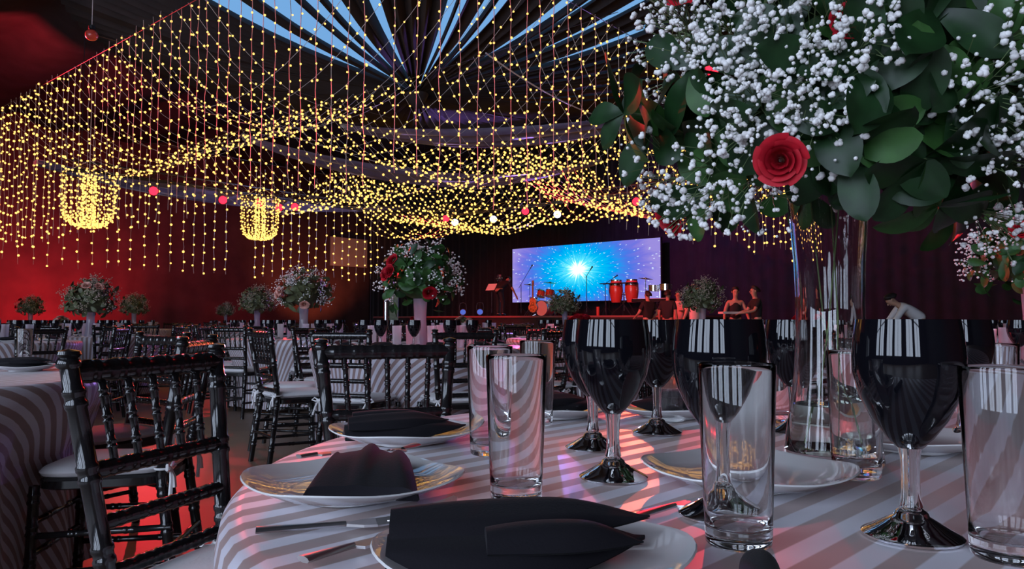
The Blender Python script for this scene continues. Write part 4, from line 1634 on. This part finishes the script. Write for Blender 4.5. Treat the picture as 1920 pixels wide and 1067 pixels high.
def sector(cx, cy, phi):
    rel = (phi - math.atan2(-cy, -cx)) % (2 * PI)
    return SECT[int(round(rel / (PI / 6))) % 12]


TABLES = [
    # x, y, description, chair angles (deg), chair distance, level, settings
    (-2.28, 2.50, 'the striped table at the left edge', (8, 56), .92, 0, True),
    (-0.70, 5.70, 'the table with the large rose bouquet', [-142 + 36 * k for k in range(10)], .97, 0, True),
    (2.55, 3.65, 'the table at the right edge', [-150 + 45 * k for k in range(8)], .95, 0, True),
    (-4.95, 7.00, 'the left table with low pink roses', [-80 + 45 * k for k in range(8)], .95, 1, True),
    (-2.34, 8.40, 'the table under the pink-white bouquet', [-70 + 40 * k for k in range(9)], .95, 1, True),
    (-5.30, 9.40, 'the table under the wide reddish bouquet', [-95 + 45 * k for k in range(8)], .95, 1, True),
    (0.75, 8.30, 'the table straight behind the left tumblers', [-100 + 45 * k for k in range(8)], .95, 1, True),
    (2.70, 10.6, 'the table under the dark round bouquet', [-95 + 45 * k for k in range(8)], .95, 1, False),
    (2.65, 6.70, 'the table behind the middle goblets', [-75 + 45 * k for k in range(8)], .95, 1, False),
    (-0.75, 11.6, 'the table with low green flowers', [-85 + 45 * k for k in range(8)], .95, 1, False),
    (-4.40, 12.9, 'the table under the olive ball bouquet', [-100 + 45 * k for k in range(8)], .95, 1, False),
    (-7.70, 12.8, 'the far left table with low flowers', [-70 + 45 * k for k in range(8)], .95, 1, False),
    (1.00, 14.2, 'the table before the drum kit bouquet', [-90 + 45 * k for k in range(8)], .95, 1, False),
    (-8.60, 17.0, 'the table under the small brown bouquet', [-60 + 45 * k for k in range(8)], .95, 1, False),
    (-11.6, 18.0, 'the table at the foot of the red wall', [-80 + 45 * k for k in range(8)], .95, 1, False),
    (-9.20, 24.0, 'the farthest table', [-90 + 45 * k for k in range(8)], .95, 1, False),
    (-2.00, 15.4, 'the table before the music stand', [-90 + 45 * k for k in range(8)], .95, 1, False),
    (5.60, 9.30, 'the table right of the glass vase', [-90 + 45 * k for k in range(8)], .95, 1, False),
    (4.20, 13.6, 'the table before the tank top person', [-90 + 45 * k for k in range(8)], .95, 1, False),
    (6.70, 14.4, 'the table the waiter leans over', [-135 + 45 * k for k in range(5)], .95, 1, False),
    (-5.60, 17.6, 'the far table beyond the olive ball bouquet', [-90 + 45 * k for k in range(8)], .95, 1, False),
    (-3.00, 20.0, 'the far table before the beige panel', [-90 + 45 * k for k in range(8)], .95, 1, False),
]
for ti, (tx, ty, desc, angs, dist, level, sett) in enumerate(TABLES):
    pushes = [(math.radians(a), TR - dist + .235 if dist < 1.0 else .2) for a in angs]
    rf = random.uniform(0, PI) if ti else -.75
    round_table(tx, ty, desc, pushes, 20 + ti, rf)
    for k, a in enumerate(angs):
        a = math.radians(a)
        c, s = math.cos(a), math.sin(a)
        cx, cy = tx + dist * c, ty + dist * s
        pos = sector(tx, ty, a)
        if in_view((cx, cy)) :
            chair(cx, cy, -c, -s, 'black spindle-back chair, %s side of %s' % (pos, desc), level == 0, 'chairs around the round tables')
    if ti == 0:
        continue
    for k, a in enumerate(angs if len(angs) > 4 else range(0, 360, 45)):
        a = math.radians(a)
        pos = sector(tx, ty, a)
        if sett:
            p = Vector((tx + .60 * math.cos(a), ty + .60 * math.sin(a)))
            if in_view(p):
                plate(p.x, p.y, a + PI / 4, 'white plate at the %s place of %s' % (pos, desc), NAPKIN, 'black napkin at the %s place of %s' % (pos, desc), a + PI / 2)
        p = Vector((tx + .42 * math.cos(a + .30), ty + .42 * math.sin(a + .30)))
        if in_view(p):
            goblet(p.x, p.y, 'black goblet at the %s place of %s' % (pos, desc), 1)
        p = Vector((tx + .47 * math.cos(a - .02), ty + .47 * math.sin(a - .02)))
        if sett:
            p = Vector((tx + .40 * math.cos(a - .02), ty + .40 * math.sin(a - .02)))
        if in_view(p):
            tumbler(p.x, p.y, 'clear tumbler at the %s place of %s' % (pos, desc), 1)
# left-edge table: its visible setting is placed by hand
D0 = 'on the striped table at the left edge'
p = at_z(48, 690, TZ + .012); plate(p.x, p.y, .5, 'white plate ' + D0, NAPKIN_LONG, 'black napkin on the plate ' + D0[3:], .25)
p = at_z(22, 685, TZ); tumbler(p.x - .03, p.y + .13, 'clear tumbler beside the plate ' + D0, 0)
p = at_z(-20, 672, TZ); goblet(p.x, p.y, 'black goblet ' + D0, 0)

# ------------------------------------------------------------------ vases and bouquets
vp = at_z(1562, 868, TZ)
VX, VY = vp.x, vp.y
root = thing('trumpet_vase', (VX, VY, TZ + .001), 0, 'tall clear trumpet vase with water carrying the foreground bouquet', 'vase')
outer = [(.0655, .0), (.0665, .004), (.0630, .030), (.0560, .075), (.0500, .120), (.0465, .180), (.0458, .220), (.0475, .280), (.0520, .345), (.0585, .410), (.0650, .455)]
inner = [(r - .0032, z) for r, z in outer[2:]]
m = MB(); m.lathe([(0, 0)] + outer + list(reversed(inner)) + [(.056, .016), (0, .013)], 56, None, False, False)
m.build('glass_body', 'glass', root)
m = MB(); m.lathe([(0, .0135), (.0555, .0165), (.0592, .030), (.0524, .075), (.0515, .081), (0, .0812)], 40, None, False, False)
m.build('water', 'water', root)
m = MB()
for k in range(3):
    a = k * 2.2; m.tube([(.03 * math.cos(a), .03 * math.sin(a), .02), (.012 * math.cos(a + 2), .012 * math.sin(a + 2), .20), (.03 * math.cos(a + 3), .03 * math.sin(a + 3), .45)], .0011, 5)
tag(m.build('flower_stems', 'stem_green', root), 'thin green stems inside the vase')


def leaf_mesh(L, w, curl, seed, mat):
    rnd = random.Random(seed)
    P = []
    for i in range(11):
        s = 1 - (1 - i / 10) ** 1.25
        hw = w * (math.sin(PI * s ** 1.55) ** .62 if 0 < s < 1 else 0) + .0014
        row = []
        for j in range(5):
            t = -1 + j / 2
            row.append(Vector((s * L, t * hw, -curl * L * s * s + .22 * hw * abs(t) + .03 * L * math.sin(s * 5 + t + seed))))
        P.append(row)
    m = MB(); m.grid(P)
    me = m.mesh('leaf', mat)
    return me


LEAVES = [leaf_mesh(.088, .021, .25, 1, 'leaf'), leaf_mesh(.10, .024, .12, 2, 'leaf'), leaf_mesh(.078, .022, .4, 3, 'leaf_light'), leaf_mesh(.094, .026, .3, 4, 'leaf'), leaf_mesh(.07, .018, .2, 5, 'leaf_light')]
TWIG = MB(); TWIG.tube([(0, 0, 0), (.01, 0, -.06), (0, .01, -.14)], [.002, .0024, .003], 5)
TWIG_ME = TWIG.mesh('twig', 'stem_green')


def sprig_mesh(seed, n, rad, fmin, fmax, mat='floret', lvl=1):
    rnd = random.Random(seed)
    m = MB()
    m.cur = 1
    m.tube([(0, 0, -.10), (0, 0, -.03)], .0012, 4, caps=False)
    heads = []
    for k in range(n):
        a, b = rnd.uniform(0, 6.28), rnd.uniform(0, 1) ** .5
        heads.append(Vector((rad * b * math.cos(a), rad * b * math.sin(a), rad * .8 * math.sqrt(max(0, 1 - b * b)) + rnd.uniform(-.5, .25) * rad)))
    for k, h in enumerate(heads):
        if k % 2 == 0:
            m.tube([(0, 0, -.03), h * .5 + Vector((0, 0, -.012)), h], .0006, 3, caps=False)
    m.cur = 0
    for h in heads:
        r = rnd.uniform(fmin, fmax)
        if r < .0042 or lvl == 0:
            m.ball(h, r * .8)
        else:
            # a double blossom: a few crumpled lobes
            for q in range(4):
                m.ball(h + Vector((rnd.uniform(-.5, .5), rnd.uniform(-.5, .5), rnd.uniform(-.4, .4))) * r, r * rnd.uniform(.55, .75))
    return m.mesh('babys_breath', [mat, 'stem_green'])


SPRIGS = [sprig_mesh(s, n, r, .0020, .0066) for s, n, r in ((1, 26, .044), (2, 20, .052), (3, 32, .048), (4, 17, .040))]


def petal_mesh(R, H, half, flare):
    """one cupped petal wrapped round the axis, its lip rolled outwards"""
    P = []
    for i in range(8):
        t = i / 7
        row = []
        for j in range(9):
            q = -1 + j / 4
            r = R * (.30 + .70 * math.sin(min(1, t * 1.25) * PI / 2)) * (1 + .07 * q) + flare * max(0, t - .62) ** 2 * 7
            a = q * half * (.55 + .45 * math.sin(min(1, t * 1.6) * PI / 2)) * (1 - .25 * max(0, t - .75) / .25 * abs(q))
            z = H * t * (1 - .13 * q * q) - flare * max(0, t - .8) * 1.2
            row.append(Vector((r * math.sin(a), r * math.cos(a), z)))
        P.append(row)
    m = MB(); m.grid(P)
    return m


LAYERS = ((.0055, .036, 2.4, .0, 2), (.0115, .037, 1.35, .003, 3), (.0185, .036, 1.05, .006, 4), (.0255, .033, .85, .010, 5), (.0320, .028, .80, .014, 5))
PETALS = [petal_mesh(R, H, hf, fl) for R, H, hf, fl, n in LAYERS]
PETAL_ME = {k: [p.mesh('petal', k) for p in PETALS] for k in ('rose', 'rose_pink')}


def rose(parent, loc, normal, scale, mat='rose', joined=False):
    if joined:
        mb = MB()
        for li, lay in enumerate(LAYERS):
            for k in range(lay[4]):
                M = Matrix.Rotation(2 * PI * k / lay[4] + li * .7, 4, 'Z')
                mb.add([M @ Vector(v) for v in PETALS[li].v], PETALS[li].f)
        return mb
    o = put('rose', None, parent, loc)
    o.rotation_mode = 'QUATERNION'
    o.rotation_quaternion = Vector(normal).to_track_quat('Z', 'Y')
    o.scale = (scale,) * 3
    for li, lay in enumerate(LAYERS):
        for k in range(lay[4]):
            p = put('petal', PETAL_ME[mat][li], o)
            p.rotation_euler = (0, 0, 2 * PI * k / lay[4] + li * .7)
    m = MB(); m.lathe([(.004, -.03), (.006, -.012), (.014, -.004), (.02, .004)], 10); m.build('calyx', 'stem_green', o)
    return o


BC = Vector((VX + .012, VY, 1.262))
BR = Vector((.285, .27, .255))
root = thing('flower_arrangement', BC, 0, 'large foreground bouquet of white babys breath, green leaves and red roses', 'bouquet')


def on_crown(px, py, inset=1.0):
    d = ray(px, py).normalized()
    o = Vector((0, 0, HC)) - BC
    R = BR * inset
    A = sum((d[i] / R[i]) ** 2 for i in range(3)); B = 2 * sum(o[i] * d[i] / R[i] ** 2 for i in range(3)); C = sum((o[i] / R[i]) ** 2 for i in range(3)) - 1
    disc = B * B - 4 * A * C
    if disc <= 0:
        p = at_y(px, py, VY - .03) - BC
    else:
        p = o + d * ((-B - disc ** .5) / (2 * A))
    n = Vector((p.x / R.x ** 2, p.y / R.y ** 2, p.z / R.z ** 2)).normalized()
    return p, n


rnd = random.Random(5)


def leaf_cluster(parent, p, n, k, scale=1.0):
    q = n.to_track_quat('Z', 'Y').to_matrix().to_4x4()
    for i in range(k):
        a = 2 * PI * i / k + rnd.uniform(-.4, .4)
        el = rnd.uniform(-.2, .75)
        M = Matrix.Translation(p) @ q @ Matrix.Rotation(a, 4, 'Z') @ Matrix.Rotation(-el, 4, 'Y') @ Matrix.Rotation(rnd.uniform(-.5, .5), 4, 'X') @ Matrix.Scale(scale * rnd.uniform(.8, 1.15), 4)
        o = put('leaf', rnd.choice(LEAVES), parent)
        o.matrix_local = M
    o = put('twig', TWIG_ME, parent)
    o.matrix_local = Matrix.Translation(p) @ q


for px, py in ((1172, 212), (1225, 240), (1285, 255), (1300, 190), (1345, 235), (1330, 350), (1600, 230), (1650, 275), (1530, 250), (1690, 235), (1735, 300), (1620, 185), (1780, 205), (1560, 190), (1672, 285), (1760, 130),
               (1835, 65), (1720, 70), (1640, 120), (1480, 195), (1390, 320), (1500, 50), (1550, 120), (1850, 150), (1750, 20), (1700, 160), (1590, 275), (1800, 320), (1850, 260), (1760, 385), (1300, 130), (1535, 200), (1460, 130), (1880, 100), (1580, 60), (1820, 180)):
    p, n = on_crown(px, py, rnd.uniform(.86, .97))
    leaf_cluster(root, p, (n + Vector((rnd.uniform(-.3, .3), -.1, rnd.uniform(-.3, .3)))).normalized(), rnd.choice((5, 6, 6)), .92)
for k in range(14):
    d = Vector((rnd.uniform(-1, 1), rnd.uniform(0, 1), rnd.uniform(-.6, 1))).normalized()
    p = Vector((d.x * BR.x, d.y * BR.y, d.z * BR.z)) * .85
    leaf_cluster(root, p, d, 5)


def add_sprig(parent, p, n, me, s):
    o = put('babys_breath', me, parent)
    o.matrix_local = Matrix.Translation(p) @ n.to_track_quat('Z', 'Y').to_matrix().to_4x4() @ Matrix.Rotation(rnd.uniform(0, 6.28), 4, 'Z') @ Matrix.Scale(s, 4)


for px, py in ((1270, 30), (1310, 62), (1350, 30), (1400, 22), (1290, 95), (1342, 95), (1390, 80), (1430, 60), (1440, 105), (1258, 70), (1480, 90), (1520, 70), (1560, 20), (1602, 30), (1540, 130), (1580, 100), (1640, 60), (1420, 15),
               (1400, 175), (1420, 205), (1452, 222), (1490, 185), (1520, 160), (1540, 210), (1530, 245), (1415, 262), (1400, 240), (1378, 210), (1480, 150), (1555, 165), (1330, 290), (1312, 322), (1342, 352), (1240, 352), (1262, 380), (1370, 372),
               (1402, 350), (1440, 382), (1232, 312), (1292, 392), (1830, 132), (1860, 172), (1890, 205), (1852, 222), (1902, 250), (1880, 292), (1842, 302), (1792, 240), (1912, 150), (1890, 432), (1850, 410), (1905, 325), (1900, 30), (1912, 62), (1470, 20), (1620, 75), (1250, 15), (1285, 5), (1360, 125)):
    p, n = on_crown(px, py, rnd.uniform(.97, 1.04))
    add_sprig(root, p, (n + Vector((0, -.15, .1))).normalized(), rnd.choice(SPRIGS), rnd.uniform(.8, 1.1))
for k in range(22):
    d = Vector((rnd.uniform(-1, 1), rnd.uniform(.1, 1), rnd.uniform(-.5, 1))).normalized()
    add_sprig(root, Vector((d.x * BR.x, d.y * BR.y, d.z * BR.z)), d, rnd.choice(SPRIGS), 1)
for px, py, ins, s in ((1465, 300, 1.12, .64), (1266, 404, 1.0, .6), (1592, 48, .93, .5), (1300, -10, 1.0, .7), (1700, -60, 1.0, 1.0)):
    p, n = on_crown(px, py, ins)
    rose(root, p, (n + Vector((-.12, -.55, .15))).normalized(), s)
m = MB(); m.uvsphere((0, 0, -.02), .11, (1, 1, .9), 20, 12)
m.lathe([(.035, -.12), (.05, -.09), (.09, -.06)], 16)
tag(m.build('flower_foam', 'leaf', root), 'dark green foam core')


# ---- bouquets on the other tables
def ball_points(n, r, seed, zmin=-.5):
    rn = random.Random(seed)
    out = []
    while len(out) < n:
        d = Vector((rn.gauss(0, 1), rn.gauss(0, 1), rn.gauss(0, 1))).normalized()
        if d.z > zmin:
            out.append((d, d * r * rn.uniform(.82, 1.05)))
    return out


def far_bouquet_meshes(seed, leafmat, flmat, sparse):
    rn = random.Random(seed)
    lv, fl = MB(), MB()
    for d, p in ball_points(210, .255, seed, -.62):
        src = LEAVES[rn.randrange(5)]
        M = Matrix.Translation(p * rn.uniform(.8, 1)) @ d.to_track_quat('Z', 'Y').to_matrix().to_4x4() @ Matrix.Rotation(rn.uniform(0, 6.28), 4, 'Z') @ Matrix.Rotation(rn.uniform(-1.0, .1), 4, 'Y') @ Matrix.Scale(rn.uniform(.8, 1.2), 4)
        lv.add([M @ v.co for v in src.vertices], [tuple(f.vertices) for f in src.polygons])
    lv.uvsphere((0, 0, 0), .17, (1, 1, .9), 14, 10)
    for d, p in ball_points(62 if not sparse else 30, .285, seed + 1, -.5):
        for q in range(16):
            fl.ball(p + Vector((rn.gauss(0, .026), rn.gauss(0, .026), rn.gauss(0, .026))), rn.uniform(.0045, .0085))
    return lv.mesh('foliage', leafmat), fl.mesh('blossoms', flmat)


FB = {'green': far_bouquet_meshes(3, 'leaf_light', 'floret', False), 'olive': far_bouquet_meshes(8, 'leaf_olive', 'floret_far', False), 'pale': far_bouquet_meshes(13, 'leaf_olive', 'floret', False)}
m = MB()
m.lathe([(.0665, 0), (.063, .03), (.050, .12), (.0458, .22), (.052, .345), (.065, .455)], 24, None, True, False)
VASE_FAR = m.mesh('vase', 'vase_far')
ROSE_ME = {}
for k in ('rose', 'rose_pink'):
    ROSE_ME[k] = rose(None, None, (0, 0, 1), 1, joined=True).mesh('rose', k)


def far_bouquet(x, y, style, label, nroses, seed, scale=1.0, rmat='rose', leaves=0, cz=1.262):
    tag(put('trumpet_vase', VASE_FAR, None, (x, y, TZ + .001)), 'vase under the ' + label, 'vase', 'frosted vases')
    t = thing('flower_arrangement', (x, y, cz), random.uniform(0, 6), label, 'bouquet', 'tall bouquets')
    t.scale = (scale, scale, scale * .92)
    lv, fl = FB[style]
    tag(put('foliage', lv, t), kind='stuff')
    tag(put('blossoms', fl, t), kind='stuff')
    rn = random.Random(seed)
    for k in range(nroses):
        d = Vector((rn.uniform(-1, 1), -rn.uniform(.2, 1), rn.uniform(-.5, .9))).normalized()
        d = Matrix.Rotation(-t.rotation_euler.z, 3, 'Z') @ d
        o = put('rose', ROSE_ME[rmat], t, d * .27)
        o.rotation_mode = 'QUATERNION'; o.rotation_quaternion = d.to_track_quat('Z', 'Y'); o.scale = (1.1,) * 3
    for k in range(leaves):
        d = Vector((rn.uniform(-1, 1), -rn.uniform(-.2, 1), rn.uniform(-.7, .8))).normalized()
        d = Matrix.Rotation(-t.rotation_euler.z, 3, 'Z') @ d
        o = put('leaf', LEAVES[rn.randrange(5)], t)
        o.matrix_local = Matrix.Translation(d * .26) @ d.to_track_quat('Z', 'Y').to_matrix().to_4x4() @ Matrix.Rotation(rn.uniform(0, 6.28), 4, 'Z') @ Matrix.Rotation(-rn.uniform(-.2, .8), 4, 'Y') @ Matrix.Scale(1.1, 4)


far_bouquet(-.70, 5.7, 'green', 'large white and green bouquet with red roses left of the stage', 4, 1, 1.1, leaves=40)
far_bouquet(2.55, 3.65, 'green', 'white and green bouquet cut by the right picture edge', 3, 2, 1.0, leaves=30)
far_bouquet(-2.34, 8.4, 'pale', 'pink-white bouquet beside the olive ball bouquet', 3, 3, 1.1, 'rose_pink')
far_bouquet(-4.4, 12.9, 'olive', 'olive ball bouquet left of the pink-white one', 0, 4, 1.08)
far_bouquet(-5.3, 9.4, 'olive', 'wide reddish bouquet before the red wall', 2, 5, 1.12, 'rose_pink', cz=1.20)
far_bouquet(-8.6, 17, 'olive', 'small brown bouquet alone before the red wall', 0, 6, 1.1)
far_bouquet(-11.6, 18, 'olive', 'dark bouquet farthest left before the red wall', 2, 7, 1.05)
far_bouquet(-9.2, 24, 'olive', 'tiny distant bouquet between the brown and olive ones', 0, 8, 1.0)
far_bouquet(1.0, 14.2, 'olive', 'round bouquet in front of the drum kit', 0, 9, 1.08)
far_bouquet(2.7, 10.6, 'olive', 'dark round bouquet in front of the stage group', 0, 10, 1.08)


def low_bouquet(x, y, mat, label, seed):
    t = thing('low_arrangement', (x, y, TZ + .001), 0, label, 'bouquet', 'low flower arrangements')
    m = MB(); m.lathe([(.05, 0), (.08, .02), (.09, .08), (.085, .08), (.075, .03), (0, .015)], 18); m.build('bowl', 'vase_far', t)
    rn = random.Random(seed)
    lv = MB()
    for d, p in ball_points(60, .11, seed, -.1):
        src = LEAVES[rn.randrange(5)]
        M = Matrix.Translation(p + Vector((0, 0, .11))) @ d.to_track_quat('Z', 'Y').to_matrix().to_4x4() @ Matrix.Rotation(rn.uniform(0, 6.28), 4, 'Z') @ Matrix.Rotation(-.3, 4, 'Y') @ Matrix.Scale(.8, 4)
        lv.add([M @ v.co for v in src.vertices], [tuple(f.vertices) for f in src.polygons])
    lv.uvsphere((0, 0, .10), .09, (1, 1, .8), 12, 8)
    tag(lv.build('foliage', 'leaf_olive', t), kind='stuff')
    for d, p in ball_points(16, .13, seed + 1, .05):
        o = put('rose', ROSE_ME[mat], t, p + Vector((0, 0, .11)))
        o.rotation_mode = 'QUATERNION'; o.rotation_quaternion = d.to_track_quat('Z', 'Y'); o.scale = (1.1,) * 3


low_bouquet(-4.95, 7.0, 'rose_pink', 'low bowl of pink roses on the left table', 1)
low_bouquet(.75, 8.3, 'rose', 'low bowl of red roses behind the left tumblers', 2)
low_bouquet(-.75, 11.6, 'rose_pink', 'low bowl of pale roses before the music stand', 3)
low_bouquet(-7.7, 12.8, 'rose_pink', 'low bowl of roses on the far left table', 4)
low_bouquet(-2.0, 15.4, 'rose', 'low bowl of red roses right of the steel post', 5)
low_bouquet(2.65, 6.7, 'rose', 'low bowl of red roses behind the middle goblets', 6)
